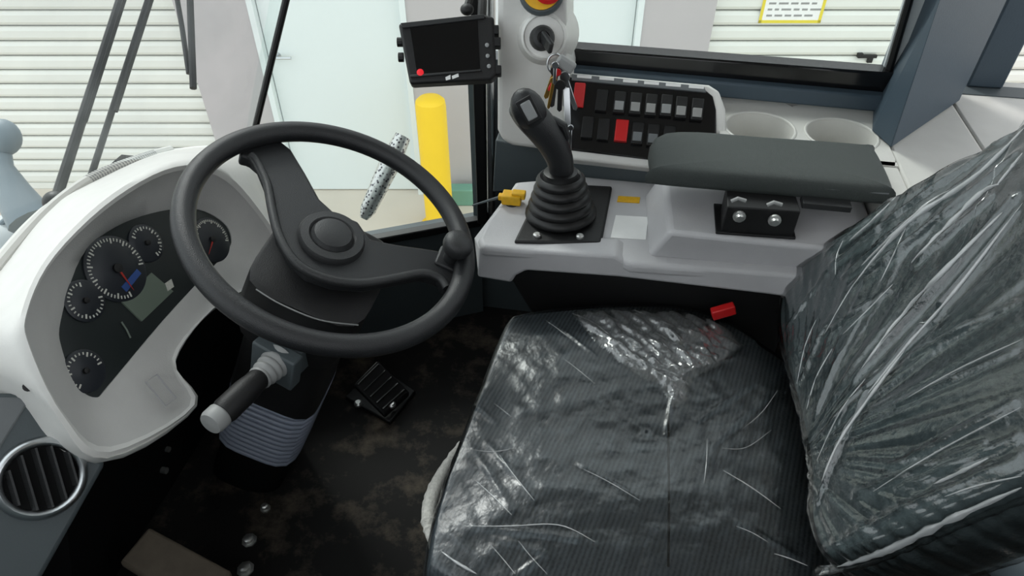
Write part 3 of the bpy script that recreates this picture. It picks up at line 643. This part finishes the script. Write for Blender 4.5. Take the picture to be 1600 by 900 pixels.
# multi-function stalk
s0 = PD(432, 566, 1.02); s1 = PD(404, 592, .985); s2_ = PD(344, 648, .93); s3 = PD(331, 662, .918)
st = thing('control_stalk', s0, 'grey-tipped control stalk with ribbed boot on the steering column', 'control stalk')
sd = (s3-s0).normalized()
q = PD(432, 566, 1.03); pn = sd
pu = RT*.9+UP*-.35; pu = (pu-pn*pu.dot(pn)).normalized(); pv = pn.cross(pu)
m = M(); m.obox(q, pu, pv, pn, .036, .03, .012); build(m, 'mount_plate', 'dark_grey', st, bevel=.003)
m = M(); m.obox(q-pn*.03, pu, pv, pn, .03, .026, .03); build(m, 'mount_block', 'dark_grey', st, bevel=.003)
prof = []; L = (s1-s0).length
for i in range(25): t = i/24; prof.append((.021-.007*t+.003*abs(sin(pi*t*4)), t*L))
m = M(); m.lathe(s0, sd, [(.026, -.008)]+prof, 24); build(m, 'ribbed_boot', 'stalk_grey', st, ang=60)
m = M(); L2 = (s2_-s1).length; m.lathe(s1, sd, [(.013, -.005), (.016, .0), (.0165, .012), (.0175, .018), (.0185, .03), (.0185, L2*.9), (.016, L2)], 24); build(m, 'barrel', 'black', st)
m = M(); m.lathe(s2_, sd, [(.016, -.004), (.0178, 0), (.0178, .014), (.0155, .019), (.001, .021)], 24); build(m, 'end_cap', 'stalk_grey', st)

# ================================================================== DASHBOARD
kn = V((cos(math.radians(25)), 0, sin(math.radians(25)))); kp0 = V((-.658, .66, .611))
def PK(x, y, off=0): return PP(x, y, kp0+kn*off, kn)
da = thing('dashboard', V((-.75, .7, 0)), 'cream curved dashboard hood wrapped around the instrument cluster', 'dashboard')
K0 = [(310, 327), (250, 330), (180, 355), (127, 402), (95, 500), (97, 546), (121, 603), (150, 621), (172, 600), (250, 507), (300, 452), (351, 397), (362, 374), (350, 348)]
K1 = [(340, 275), (272, 268), (182, 315), (88, 402), (44, 488), (48, 543), (100, 646), (172, 698), (296, 634), (274, 566), (331, 484), (396, 440), (430, 386), (392, 322)]
K2 = [(345, 262), (270, 256), (174, 304), (77, 398), (34, 487), (38, 545), (92, 655), (165, 716), (306, 632), (268, 560), (330, 482), (398, 442), (436, 386), (400, 318)]
K3 = [(400, 238), (275, 232), (133, 290), (75, 330), (0, 416), (-90, 520), (42, 613), (160, 722), (300, 640), (268, 565), (332, 486), (400, 446), (440, 390), (425, 320)]
O0 = [0]*14; O1 = [.045, .05, .05, .05, .05, .05, .045, .035, .02, .012, .01, .008, .006, .02]
O2 = [.045, .05, .05, .05, .05, .05, .045, .035, .018, .008, .006, .004, .0, .02]
O3 = [-.1, -.12, -.13, -.13, -.12, -.08, .0, .02, -.01, -.04, -.04, -.04, -.04, -.06]
def kring(K, O, sub=5): return cr([PK(x, y, o) for (x, y), o in zip(K, O)], sub, True)
r0, r1, r2, r3 = kring(K0, O0), kring(K1, O1), kring(K2, O2), kring(K3, O3)
def mixr(a, b, t, push=0): return [p.lerp(q, t)+kn*push for p, q in zip(a, b)]
m = M(); m.loft([mixr(r0, r0, 0, -.004), r0, mixr(r0, r1, .5, 0), mixr(r0, r1, .93, -.002), r1], cap=False); build(m, 'inner_bezel', 'warm_grey', da, ang=40)
m = M(); m.loft([r1, mixr(r1, r2, .5, .004), r2, mixr(r2, r3, .15, .004), mixr(r2, r3, .5, .006), r3, mixr(r3, r3, 0, -.05)], cap=False); build(m, 'hood', 'cream', da, ang=50)
# strip along the front edge of the hood
e = cr([PK(x, y, o) for x, y, o in ((-20, 440, -.11), (40, 368, -.13), (90, 318, -.135), (150, 277, -.135), (225, 248, -.13), (268, 236, -.12))], 6)
m = M(); m.tube(e, .010, 10); build(m, 'edge_strip', 'trim_grey', da)
m = M(); n_ = len(e)
for i in range(int(n_*.58), int(n_*.86)):
    for t in (0, .33, .66):
        p = e[i].lerp(e[i+1], t); d = (e[i+1]-e[i]).normalized(); m.lathe(p, d, [(.0104, -.0012), (.0104, .0012)], 10)
build(m, 'defroster_slots', 'stalk_grey', da)
# recess frame on the lower face
fr = [(228, 597), (245, 585), (275, 622), (258, 634)]
m = M(); fp = [PK(x, y, .0205) for x, y in fr]
m.tube(fp, .0015, 6, closed=True); build(m, 'blank_cover', 'console_grey', da)
m = M(); p = PK(44, 604, .01); m.lathe(p, (CAM-p).normalized(), [(.006, -.01), (.006, .012), (.001, .0125)], 12); build(m, 'plug', 'black', da)
# rear side of hood, far end
m = M(); m.prism([PK(x, y, -.045) for x, y in ((330, 268), (395, 250), (440, 330), (448, 384), (420, 390), (345, 290))], -kn*.12); build(m, 'far_end', 'dark_grey', da, bevel=.004)
# dark lower body
m = M(); m.loft([[V((-1.02, .50, .5)), V((-.76, .50, .5)), V((-.70, 1.06, .5)), V((-1.0, 1.06, .5))], [V((-1.03, .52, .40)), V((-.80, .52, .40)), V((-.80, 1.10, .40)), V((-1.03, 1.10, .40))], [V((-1.03, .40, .0)), V((-.86, .40, .0)), V((-.86, 1.08, .0)), V((-1.03, 1.08, .0))]]); build(m, 'lower_body', 'black_matte', da)
for x, y, r_ in ((258, 735, .007), (262, 702, .006)):
    p = PX(x, y, -.84); m = M(); m.lathe(p, X, [(r_, -.02), (r_, .004), (.001, .005)], 8); build(m, 'bolt', 'zinc', da)
# near grey side panel with the vent
vn = V((.70, -.38, .60)).normalized(); vp = PK(160, 718, .01)
def PV(x, y, off=0): return PP(x, y, vp+vn*off, vn)
m = M(); m.prism([PV(x, y) for x, y in ((-70, 612), (46, 616), (166, 724), (64, 905), (-10, 1010), (-70, 1010))], -vn*.12-Y*.0); build(m, 'side_panel', 'dark_grey', da, bevel=.006)
m = M(); m.prism([PV(x, y, .002) for x, y in ((-70, 620), (50, 621), (0, 702), (-70, 800))], -vn*.01); build(m, 'side_facet', 'dark_grey_light', da, bevel=.003)
vc = PV(64, 747, 0)
av = thing('air_vent', vc, 'round silver-rimmed air vent in the dark dashboard side', 'air vent')
vu = vn.cross(Z).normalized(); vv = vn.cross(vu)
R = .047
m = M(); m.lathe(vc, vn, [(R+.003, -.01), (R+.003, .004), (R, .010), (R-.004, .011), (R-.008, .008), (R-.009, -.002)], 40, cap=False); build(m, 'ring', 'steel', av, ang=50)
m = M(); m.lathe(vc, vn, [(R-.006, .0015), (.001, .0014)], 32); build(m, 'recess', 'black_matte', av)
sdir = (PV(85, 790)-PV(60, 705)).normalized(); sper = vn.cross(sdir).normalized()
for k in range(-2, 3):
    off = k*.0155; hl = math.sqrt(max(0, (R-.009)**2-off**2))
    m = M(); m.obox(vc+sper*off+vn*.0035, sdir, (sper*.5+vn*.85).normalized(), vn.cross(sdir).lerp(vn, .0).normalized(), hl, .006, .0012); build(m, 'slat', 'hub_black', av)

# instrument cluster
ic = thing('instrument_cluster', PK(230, 480, -.01), 'dark D-shaped instrument cluster with round gauges and green display', 'instrument cluster')
m = M(); m.prism([p-kn*.002 for p in r0], -kn*.03); build(m, 'faceplate', 'faceplate', ic)
ku = Y; kv = V((-kn.z, 0, kn.x))
def gauge(cx, cy, R, a0, a1, nt, needle=None, face='dial', big=False):
    c = PK(cx, cy, 0); m = M(); m.lathe(c, kn, [(R, -.004), (R, .001), (R-.002, .002), (.001, .0018)], 36); g = build(m, 'gauge', face, ic)
    m = M()
    for i in range(nt):
        a = math.radians(a0+(a1-a0)*i/(nt-1)); d = ku*cos(a)+kv*sin(a); t = kn.cross(d); l = .006 if (i % 4 == 0) else .0035
        if big: l *= 1.3
        m.obox(c+d*(R-.004-l/2)+kn*.0025, d, t, kn, l/2, .0011 if i % 4 == 0 else .0008, .0004)
    build(m, 'scale_marks', 'mark_white', g)
    if needle is not None:
        a = math.radians(needle); d = ku*cos(a)+kv*sin(a); t = kn.cross(d)
        m = M(); m.prism([c+kn*.004-d*.004+t*.0018, c+kn*.004+d*R*.78, c+kn*.004-d*.004-t*.0018], kn*.0012); build(m, 'needle', 'needle_red', g)
    m = M(); m.lathe(c, kn, [(R*.14, .002), (R*.14, .006), (.001, .007)], 16); build(m, 'needle_hub', 'black', g)
gauge(181, 420, .048, -30, 250, 41, -100, big=True); gauge(132, 470, .029, 60, 330, 21); gauge(228, 380, .029, 120, -90, 17)
gauge(132, 580, .029, 200, -20, 17); gauge(330, 375, .038, 150, -40, 29, 200)
m = M(); m.prism([PK(x, y, .001) for x, y in ((189, 470), (237, 426), (271, 455), (222, 502))], -kn*.003); build(m, 'green_display', 'lcd', ic)
m = M(); m.prism([PK(x, y, .003) for x, y in ((190, 448), (214, 420), (221, 427), (198, 456))], -kn*.002); build(m, 'blue_bar', 'blue', ic)
m = M(); m.prism([PK(x, y, .001) for x, y in ((258, 443), (268, 436), (272, 448), (262, 455))], -kn*.002); build(m, 'indicator_symbol', 'mark_white', ic)
m = M(); m.tube([PK(x, y, .001) for x, y in ((190, 503), (198, 515), (204, 528))], .0012, 6); build(m, 'indicator_arc', 'lcd', ic)

# ================================================================== PEDALS
pd1 = thing('accelerator_pedal', PZ(590, 620, 0), 'dark accelerator pedal bolted to the floor right of the column', 'pedal')
q = [PZ(x, y, z) for x, y, z in ((552, 600, .09), (600, 648, .03), (640, 612, .03), (590, 562, .12))]
m = M(); m.prism(q, -Z*.015); build(m, 'pad', 'black', pd1, bevel=.004)
for i in range(5):
    t = (i+.5)/5; a = q[0].lerp(q[1], t); b = q[3].lerp(q[2], t); m = M(); m.tube([a.lerp(b, .08)+Z*.002, a.lerp(b, .92)+Z*.002], .003, 6); build(m, 'grip_rib', 'rubber', pd1)
m = M(); m.prism([PZ(x, y, .0) for x, y in ((540, 625), (610, 665), (650, 615), (590, 575))], Z*.012); build(m, 'base', 'black', pd1, bevel=.003)
for x, y in ((560, 631), (612, 633)):
    m = M(); p = PZ(x, y, .012 if x < 600 else .03); m.lathe(p, Z, [(.010, -.002), (.010, .004), (.006, .008), (.001, .008)], 10); build(m, 'bolt', 'zinc', pd1)
pd2 = thing('brake_pedal', PZ(270, 880, .0), 'brown-grey worn brake pedal pad left of the column', 'pedal')
q = [PZ(x, y, z) for x, y, z in ((232, 822, .15), (362, 892, .13), (318, 960, .10), (185, 878, .12))]
m = M(); m.prism(q, -Z*.018); build(m, 'pad', 'pedal', pd2, bevel=.006)
m = M(); m.tube([sum(q, V())/4-Z*.012, sum(q, V())/4-Z*.06+X*.005, V((sum(q, V()).x/4+.02, sum(q, V()).y/4, .004))], .012, 8); build(m, 'arm', 'black', pd2)

# ================================================================== SEAT
se_ = thing('operator_seat', V((.08, .64, 0)), 'charcoal ribbed fabric operator seat still wrapped in clear plastic', 'seat')
SZ = .485
ol = [(790, 506), (812, 490), (880, 481), (960, 475), (1050, 476), (1120, 492), (1180, 525)]
pl = [PZ(x, y, SZ) for x, y in ol]+[V((.26, .86, SZ)), V((.31, .80, SZ)), V((.33, .64, SZ)), V((.31, .45, SZ)), V((.24, .385, SZ)), V((.1, .36, SZ)), V((-.06, .36, SZ))]
pl += [PZ(x, y, SZ) for x, y in ((680, 900), (668, 850), (690, 762), (724, 672), (752, 600))]
co_ = cr(pl, 12, True); sc_c = V((.08, .64, SZ))
def cushion(off=0.0, fn=None, nr=46):
    rings = []
    for k in range(nr):
        t = k/(nr-1)
        if t < .72: s_ = .01+.95*(t/.72); dz_ = .018*(1-s_**2)+.0
        else:
            u = (t-.72)/.28*pi*.62; s_ = .96+.05*sin(u); dz_ = -.055*(1-cos(u))+.0014*(1-(t-.72)/.28)
        row = []
        for p in co_:
            d = p-sc_c; q_ = sc_c+d*s_
            q_.z = SZ+dz_ - .012*math.exp(-((q_.y-.64)/.10)**2)*max(0, 1-s_)  # shallow saddle
            n_ = V((d.x, d.y, 0)).normalized()*max(0, s_-.9)*6+Z*(1.0 if t < .8 else .4); n_.normalize()
            if fn: q_ = q_+n_*(off+fn(q_, t))
            else: q_ = q_+n_*off
            row.append(q_)
        rings.append(row)
    return rings
m = M(); m.loft(cushion()); tree_f = BVHTree.FromPolygons(m.v, m.f); cu_o = build(m, 'cushion', 'seat_fabric', se_, ang=80)
# lateral seam and darker rear section of the cushion
a = [PZ(1046, y, SZ+.018) for y in (640, 700, 760, 820, 880)]
a = [tree_f.ray_cast(p+Z*.3, -Z)[0] for p in a]
m = M(); m.tube(a, .0016, 8); build(m, 'cushion_seam', 'black_matte', se_)
m = M(); m.loft([[V((-.10, .42, .40)), V((.28, .42, .40)), V((.28, .86, .40)), V((-.10, .86, .40))], [V((-.12, .40, .33)), V((.30, .40, .33)), V((.30, .88, .33)), V((-.12, .88, .33))]]); build(m, 'seat_pan', 'black', se_, bevel=.006)
m = M()
for i in range(7):
    z = .06+i*.038
m.loft([[V((x*s_+.1, y*s_+.64, z)) for x, y in ((-.17, -.18), (.17, -.18), (.17, .18), (-.17, .18))] for s_, z in [(1.0 if i % 2 else .93, .05+i*.02) for i in range(15)]]); build(m, 'suspension_bellows', 'black', se_)
m = M(); m.box((-.12, .42, 0), (.32, .86, .05)); build(m, 'base_plate', 'black', se_, bevel=.004)
# backrest
rec = math.radians(24); bn_ = V((-cos(rec), 0, sin(rec))); bw_ = V((sin(rec), 0, cos(rec))); bp0 = V((.285, .64, .5))
def PB(x, y, off=0): return PP(x, y, bp0+bn_*off, bn_)
bo = [PB(x, y, .026)-bn_*.026 for x, y in ((1262, 396), (1226, 440), (1214, 495), (1224, 565), (1246, 645), (1264, 740), (1266, 830), (1290, 880), (1345, 872), (1420, 845), (1510, 805), (1600, 768), (1720, 700), (1840, 600))]
top = [bp0+bw_*.62+Y*-.16, bp0+bw_*.66, bp0+bw_*.62+Y*.15, bp0+bw_*.52+Y*.20]
bo += top+[PB(x, y, .036)-bn_*.036 for x, y in ((1600, 188), (1500, 240), (1400, 300), (1325, 347))]
bol = cr(bo, 10, True)
bcx = sum(bo, V())/len(bo); bcx = bp0+bw_*.27+Y*0
def backrest(off=0.0, fn=None, nr=46):
    rings = []
    for k in range(nr):
        t = k/(nr-1)
        if t < .66: s_ = .01+.93*(t/.66); h = .045-.012*math.exp(-(s_/.45)**2)-.015*s_**2
        else:
            u = (t-.66)/.34*pi*.8; s_ = .94+.06*sin(min(u, pi/2)) - (.05*(1-sin(u)) if u > pi/2 else 0); h = .030-.055*(1-cos(u))
        row = []
        for p in bol:
            d = p-bcx; q_ = bcx+d*s_+bn_*h
            n_ = (d.normalized()*max(0, s_-.88)*7+bn_*(1 if t < .8 else .3)).normalized()
            q_ = q_+n_*(off+(fn(q_, t) if fn else 0))
            row.append(q_)
        rings.append(row)
    return rings
m = M(); m.loft(backrest()); build(m, 'backrest', 'back_fabric', se_, ang=80)
# clear plastic covers: real wrinkled film just above the fabric
def ridges(lines, u):
    h = 0
    for a, b, w_, hh in lines:
        ab = b-a; t = max(0, min(1, (u-a).dot(ab)/ab.dot(ab))); d = (u-(a+ab*t)).length
        if d < w_*3: h += hh*math.exp(-(d/w_)**2)*(1-.5*abs(2*t-1))
    return h
random.seed(11)
CL = []
for x0, y0, x1, y1 in ((735, 620, 775, 660), (740, 700, 800, 800), (760, 690, 835, 785), (905, 728, 1000, 785), (740, 825, 900, 845), (770, 840, 860, 870), (805, 900, 850, 870), (1125, 730, 1220, 800), (1150, 820, 1260, 880), (895, 490, 1040, 600), (930, 485, 1050, 560), (990, 480, 1090, 560), (860, 500, 930, 560), (1040, 600, 1150, 560), (1050, 620, 1040, 680), (1110, 700, 1200, 620), (1090, 660, 1180, 600), (700, 830, 760, 880), (1010, 500, 1140, 545), (1060, 530, 1130, 500)):
    CL.append((PZ(x0, y0, SZ+.01), PZ(x1, y1, SZ+.01), random.uniform(.0025, .0045), random.uniform(.003, .006)))
blob = PZ(1060, 555, SZ)
def fc(q, t):
    if t < .02: return 0
    u = V((q.x, q.y, SZ+.01)); g = math.exp(-((u-blob).length/.085)**2)
    s_ = V((q.x*18+q.y*10, q.y*55-q.x*20, 0)); hh = noise.noise(s_*.6)*.0012+noise.noise(V((q.x*45, q.y*45, 3)))*.0010
    s2 = V((q.x*78+q.y*30, q.y*50-q.x*12, 1)); hh += g*(noise.noise(s2)*.002+.001)
    return hh+ridges(CL, u)*.5
m = M()
big = co_
co_ = cr(pl, 26, True)
m.loft(cushion(.0045, fc, 120), cap=False); tree_c = BVHTree.FromPolygons(m.v, m.f); build(m, 'cushion_cover', 'taut_film', se_, ang=180)
co_ = big
BL = []
for x0, y0, x1, y1, w_, hh in ((1310, 420, 1600, 205, .004, .007), (1330, 440, 1590, 230, .003, .006), (1345, 455, 1480, 350, .004, .006), (1370, 410, 1460, 340, .004, .007), (1300, 400, 1400, 320, .004, .006), (1400, 420, 1600, 250, .005, .008), (1440, 420, 1560, 320, .005, .007), (1345, 600, 1600, 320, .005, .009), (1370, 610, 1600, 345, .004, .007), (1290, 700, 1380, 590, .004, .006), (1300, 760, 1370, 620, .003, .006), (1265, 700, 1330, 560, .003, .005), (1290, 540, 1400, 460, .003, .004), (1400, 740, 1600, 640, .004, .006), (1420, 770, 1600, 690, .004, .006), (1350, 780, 1550, 700, .004, .006), (1440, 560, 1600, 480, .004, .005), (1240, 520, 1300, 430, .003, .004), (1420, 640, 1600, 560, .004, .005), (1285, 800, 1330, 700, .003, .005), (1260, 600, 1310, 500, .003, .004), (1300, 860, 1600, 720, .005, .006)):
    BL.append((PB(x0, y0, .03), PB(x1, y1, .03), w_, hh))
fan = PB(1250, 720, .03)
def fb(q, t):
    if t < .02: return 0
    d = q-fan; lu = d.dot(bw_); ly = d.y; ang_ = math.atan2(ly, lu); rr_ = d.length
    h = noise.noise(V((ang_*8, rr_*2, 0)))*.004+noise.noise(V((ang_*22, rr_*3, 4)))*.0022
    nb_ = math.exp(-((q-PB(1260, 600, .02)).length/.10)**2)
    h += nb_*noise.noise(V((ang_*30, rr_*90, 2)))*.002
    u = q-bn_*((q-(bp0+bn_*.03)).dot(bn_))
    return h+ridges(BL, u)
bol = cr(bo, 24, True)
m = M(); m.loft(backrest(.006, fb, 130), cap=False); tree_b = BVHTree.FromPolygons(m.v, m.f); build(m, 'backrest_cover', 'plastic_film', se_, ang=180)
# gathered hem of the film along the lower near edge of the backrest
hm = cr([PB(x, y, .01) for x, y in ((1275, 893), (1345, 880), (1420, 852), (1510, 812), (1610, 770), (1720, 705))], 6)
m = M(); m.tube(hm, [.006+.003*abs(sin(i*1.7)) for i in range(len(hm))], 10, flat=.6); build(m, 'gathered_hem', 'plastic_film', se_, ang=80)
def hit(tree, x, y):
    h_ = tree.ray_cast(CAM, ray(x, y).normalized()); return h_[0]
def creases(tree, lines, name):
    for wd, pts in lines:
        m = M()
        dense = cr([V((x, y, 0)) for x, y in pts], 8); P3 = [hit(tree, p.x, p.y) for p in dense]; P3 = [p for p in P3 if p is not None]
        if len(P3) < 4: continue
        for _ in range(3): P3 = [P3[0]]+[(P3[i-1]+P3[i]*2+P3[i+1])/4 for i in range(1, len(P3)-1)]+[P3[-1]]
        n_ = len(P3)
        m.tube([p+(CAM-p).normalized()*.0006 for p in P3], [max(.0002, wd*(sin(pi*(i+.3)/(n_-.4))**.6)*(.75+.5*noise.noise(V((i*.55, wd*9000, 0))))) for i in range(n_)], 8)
        build(m, name, 'folded_film_glint', se_, ang=80)  # film creases, whitened so the bright streaks are in the colour
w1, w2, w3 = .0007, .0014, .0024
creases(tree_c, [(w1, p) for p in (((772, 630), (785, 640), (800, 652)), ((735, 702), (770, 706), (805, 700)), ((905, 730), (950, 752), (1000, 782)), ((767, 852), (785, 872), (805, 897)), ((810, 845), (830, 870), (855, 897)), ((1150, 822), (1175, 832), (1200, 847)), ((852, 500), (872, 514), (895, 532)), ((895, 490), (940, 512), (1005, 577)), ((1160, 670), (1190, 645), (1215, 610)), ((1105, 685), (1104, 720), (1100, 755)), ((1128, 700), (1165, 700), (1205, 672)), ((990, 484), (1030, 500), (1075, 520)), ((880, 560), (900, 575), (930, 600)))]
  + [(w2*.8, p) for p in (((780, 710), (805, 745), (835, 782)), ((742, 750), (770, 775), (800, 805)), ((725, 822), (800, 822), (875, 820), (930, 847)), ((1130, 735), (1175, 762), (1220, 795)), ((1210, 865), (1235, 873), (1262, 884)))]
  + [(w3, ((690, 862), (715, 880), (745, 897)))], 'film_crease_glint')
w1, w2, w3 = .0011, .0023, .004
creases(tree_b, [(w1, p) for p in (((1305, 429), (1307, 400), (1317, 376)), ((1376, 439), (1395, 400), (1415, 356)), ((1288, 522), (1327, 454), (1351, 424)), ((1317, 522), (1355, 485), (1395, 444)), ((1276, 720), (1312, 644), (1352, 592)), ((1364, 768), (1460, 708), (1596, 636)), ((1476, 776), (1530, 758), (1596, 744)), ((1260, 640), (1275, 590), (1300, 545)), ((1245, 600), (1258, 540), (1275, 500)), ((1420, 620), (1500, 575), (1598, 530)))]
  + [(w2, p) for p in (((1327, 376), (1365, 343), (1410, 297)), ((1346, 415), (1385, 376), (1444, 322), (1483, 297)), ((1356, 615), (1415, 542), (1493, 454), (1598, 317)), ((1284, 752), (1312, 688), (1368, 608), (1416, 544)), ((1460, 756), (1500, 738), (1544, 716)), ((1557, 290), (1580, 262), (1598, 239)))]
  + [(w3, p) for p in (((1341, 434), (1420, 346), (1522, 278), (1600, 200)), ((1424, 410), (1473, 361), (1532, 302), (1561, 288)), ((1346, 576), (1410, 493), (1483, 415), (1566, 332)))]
  + [(.005, ((1300, 888), (1348, 874), (1404, 852), (1484, 812), (1596, 762)))], 'film_crease_glint')
# loose crumpled film on the far cushion corner, whitened to paint its glare
poly = [(888, 486), (960, 480), (1060, 482), (1130, 502), (1165, 540), (1120, 575), (1085, 590), (1075, 625), (1050, 640), (1030, 600), (1000, 590), (960, 560), (925, 530)]
def inside(x, y):
    c_ = False; n_ = len(poly)
    for i in range(n_):
        (xa, ya), (xb, yb) = poly[i], poly[(i+1) % n_]
        if (ya > y) != (yb > y) and x < (xb-xa)*(y-ya)/(yb-ya)+xa: c_ = not c_
    return c_
m = M(); idx = {}; NX, NY = 110, 70
for i in range(NX):
    for j in range(NY):
        x = 885+i*282/NX; y = 478+j*165/NY
        if not inside(x, y): continue
        h_ = hit(tree_c, x, y)
        if h_ is None: continue
        e_ = 99
        for a_ in range(len(poly)):
            A_, B_ = V(poly[a_]), V(poly[(a_+1) % len(poly)]); t_ = max(0, min(1, (V((x, y))-A_).dot(B_-A_)/(B_-A_).length_squared)); e_ = min(e_, (V((x, y))-A_.lerp(B_, t_)).length)
        e_ = min(1, e_/14)*(1-.0*x)
        al, ac = x*.8+y*.6, y*.8-x*.6; nz_ = 1.1*noise.noise(V((al*.025, ac*.10, 0)))+.55*noise.noise(V((al*.06, ac*.22, 5)))+.25*noise.noise(V((x*.2, y*.25, 9)))
        idx[(i, j)] = len(m.v); m.v.append(h_+Z*(-.002+e_*(.0055+.0055*nz_)))
for (i, j) in list(idx):
    q_ = [(i, j), (i+1, j), (i+1, j+1), (i, j+1)]
    if all(k in idx for k in q_): m.f.append(tuple(idx[k] for k in q_))
build(m, 'crumpled_film_glare', 'crumpled_film_glare', se_, ang=180)
# rolled foam-backed edge at the cushion front
fo = cr([PZ(x, y, SZ-.035) for x, y in ((720, 692), (692, 737), (674, 777), (669, 815), (676, 850), (680, 900))], 8)
m = M(); m.tube(fo, [.003+.007*sin(pi*min(1, (i+1)/len(fo)*1.1))+.0025*noise.noise(V((i*.9, 0, 0))) for i in range(len(fo))], 12); build(m, 'foam_edge', 'foam', se_)
# seat belt buckle
p = PZ(1130, 486, .52)
bk = thing('belt_buckle', V((p.x, p.y, .33)), 'red seat belt buckle tongue beside the far edge of the cushion', 'buckle')
m = M(); bx_ = (V((1, .25, .35))).normalized(); m.obox(p, bx_, bx_.cross(Z).normalized(), bx_.cross(bx_.cross(Z)).normalized(), .019, .007, .0095); build(m, 'red_release', 'red', bk, bevel=.002)
m = M(); m.tube([p+Y*.012-Z*.012, p+Y*.03-Z*.06, V((p.x, p.y+.02, .33))], .009, 8); build(m, 'stem', 'black', bk)
# seat side lever cover at the near corner
p = PD(1605, 868, .80)
m = M(); m.ell(p, .05, .04, .04, (RT, UP, FW)); build(m, 'adjuster_cover', 'pale_blue_grey', se_)['label'] = 'blue-grey rounded adjuster cover'
m = M(); m.tube([p+FW*.02, p.lerp(V((.30, .41, .37)), .5)-Z*.02, V((.29, .405, .365))], .016, 10); build(m, 'adjuster_arm', 'black', se_)

# ================================================================== OUTSIDE THE WINDSCREEN
def wiper(name, pts, d0, d1, r_, lab, blade=True):
    a, b = PD(*pts[0], d0), PD(*pts[1], d1); e = (a-b)
    t = thing(name, b, lab, 'wiper', 'windscreen wipers'); top = b+e*1.6
    m = M(); m.tube([b, top], [r_, r_*.8], 10); build(m, 'arm', 'rubber', t)
    m = M(); s_ = RT*.012; m.obox((b*.45+top*.55)+s_*.6, e.normalized(), RT, e.cross(RT).normalized(), e.length*.5, .002, .005); build(m, 'blade', 'black', t)
    m = M(); m.ell(b, r_*2.2, r_*2.2, r_*2.2); build(m, 'pivot', 'rubber', t)
wiper('wiper', ((188, 0), (86, 316)), 1.42, 1.30, .0095, 'thicker black wiper arm nearer the left edge of the windscreen')
wiper('wiper', ((231, 0), (138, 288)), 1.45, 1.36, .0065, 'thinner black wiper arm beside the thicker one on the windscreen')
# mirror bracket outside
mb = thing('mirror_bracket', PD(302, 138, 1.9), 'black mirror bracket hanging outside the windscreen before the grey wall', 'bracket')
m = M(); m.tube([PD(302, 138, 1.9), PD(297, 0, 1.95), PD(292, -150, 2.0)], .0095, 8); build(m, 'rail', 'black', mb)
m = M(); m.tube([PD(295, 115, 1.92), PD(284, 40, 1.94), PD(277, 0, 1.95), PD(262, -120, 2.0)], .007, 8); build(m, 'brace', 'rubber', mb)
# patterned grab rail
gr = thing('grab_rail', PD(568, 342, 1.75), 'patterned metal grab rail outside the corner glass, seen through the wheel', 'rail')
m = M(); a, b = PD(568, 342, 1.75), PD(612, 250, 1.75); m.tube([a, a.lerp(b, .15), a.lerp(b, .9), b, a.lerp(b, 1.4)], [.010, .02, .026, .026, .02], 14); build(m, 'sleeve', 'perforated_metal', gr)
# work lamp and front fender
wl = thing('work_lamp', PD(10, 330, 1.9), 'grey-blue work lamp on a bracket outside the windscreen', 'lamp')
p = PD(4, 215, 1.9)
m = M(); m.ell(p, .045, .045, .05, (RT, FW, UP)); build(m, 'lamp_head', 'pale_blue_grey', wl)
m = M(); m.tube([p-UP*.03, PD(4, 260, 1.9), PD(20, 300, 1.9), PD(50, 345, 1.9)], [.02, .026, .045, .06], 12); build(m, 'bracket', 'pale_blue_grey', wl)
fd = thing('front_fender', PD(30, 380, 2.1)-Z*.2, 'pale grey rounded fender outside the windscreen', 'fender')
m = M(); m.ell(PD(20, 400, 2.1), .16, .2, .12, (RT, FW, UP)); build(m, 'shell', 'pale_grey', fd)
m = M(); m.tube(cr([PD(x, y, 1.98) for x, y in ((-10, 362), (20, 335), (55, 325), (80, 335), (85, 360))], 5), .008, 8); build(m, 'edge_bead', 'pale_blue_grey', fd)
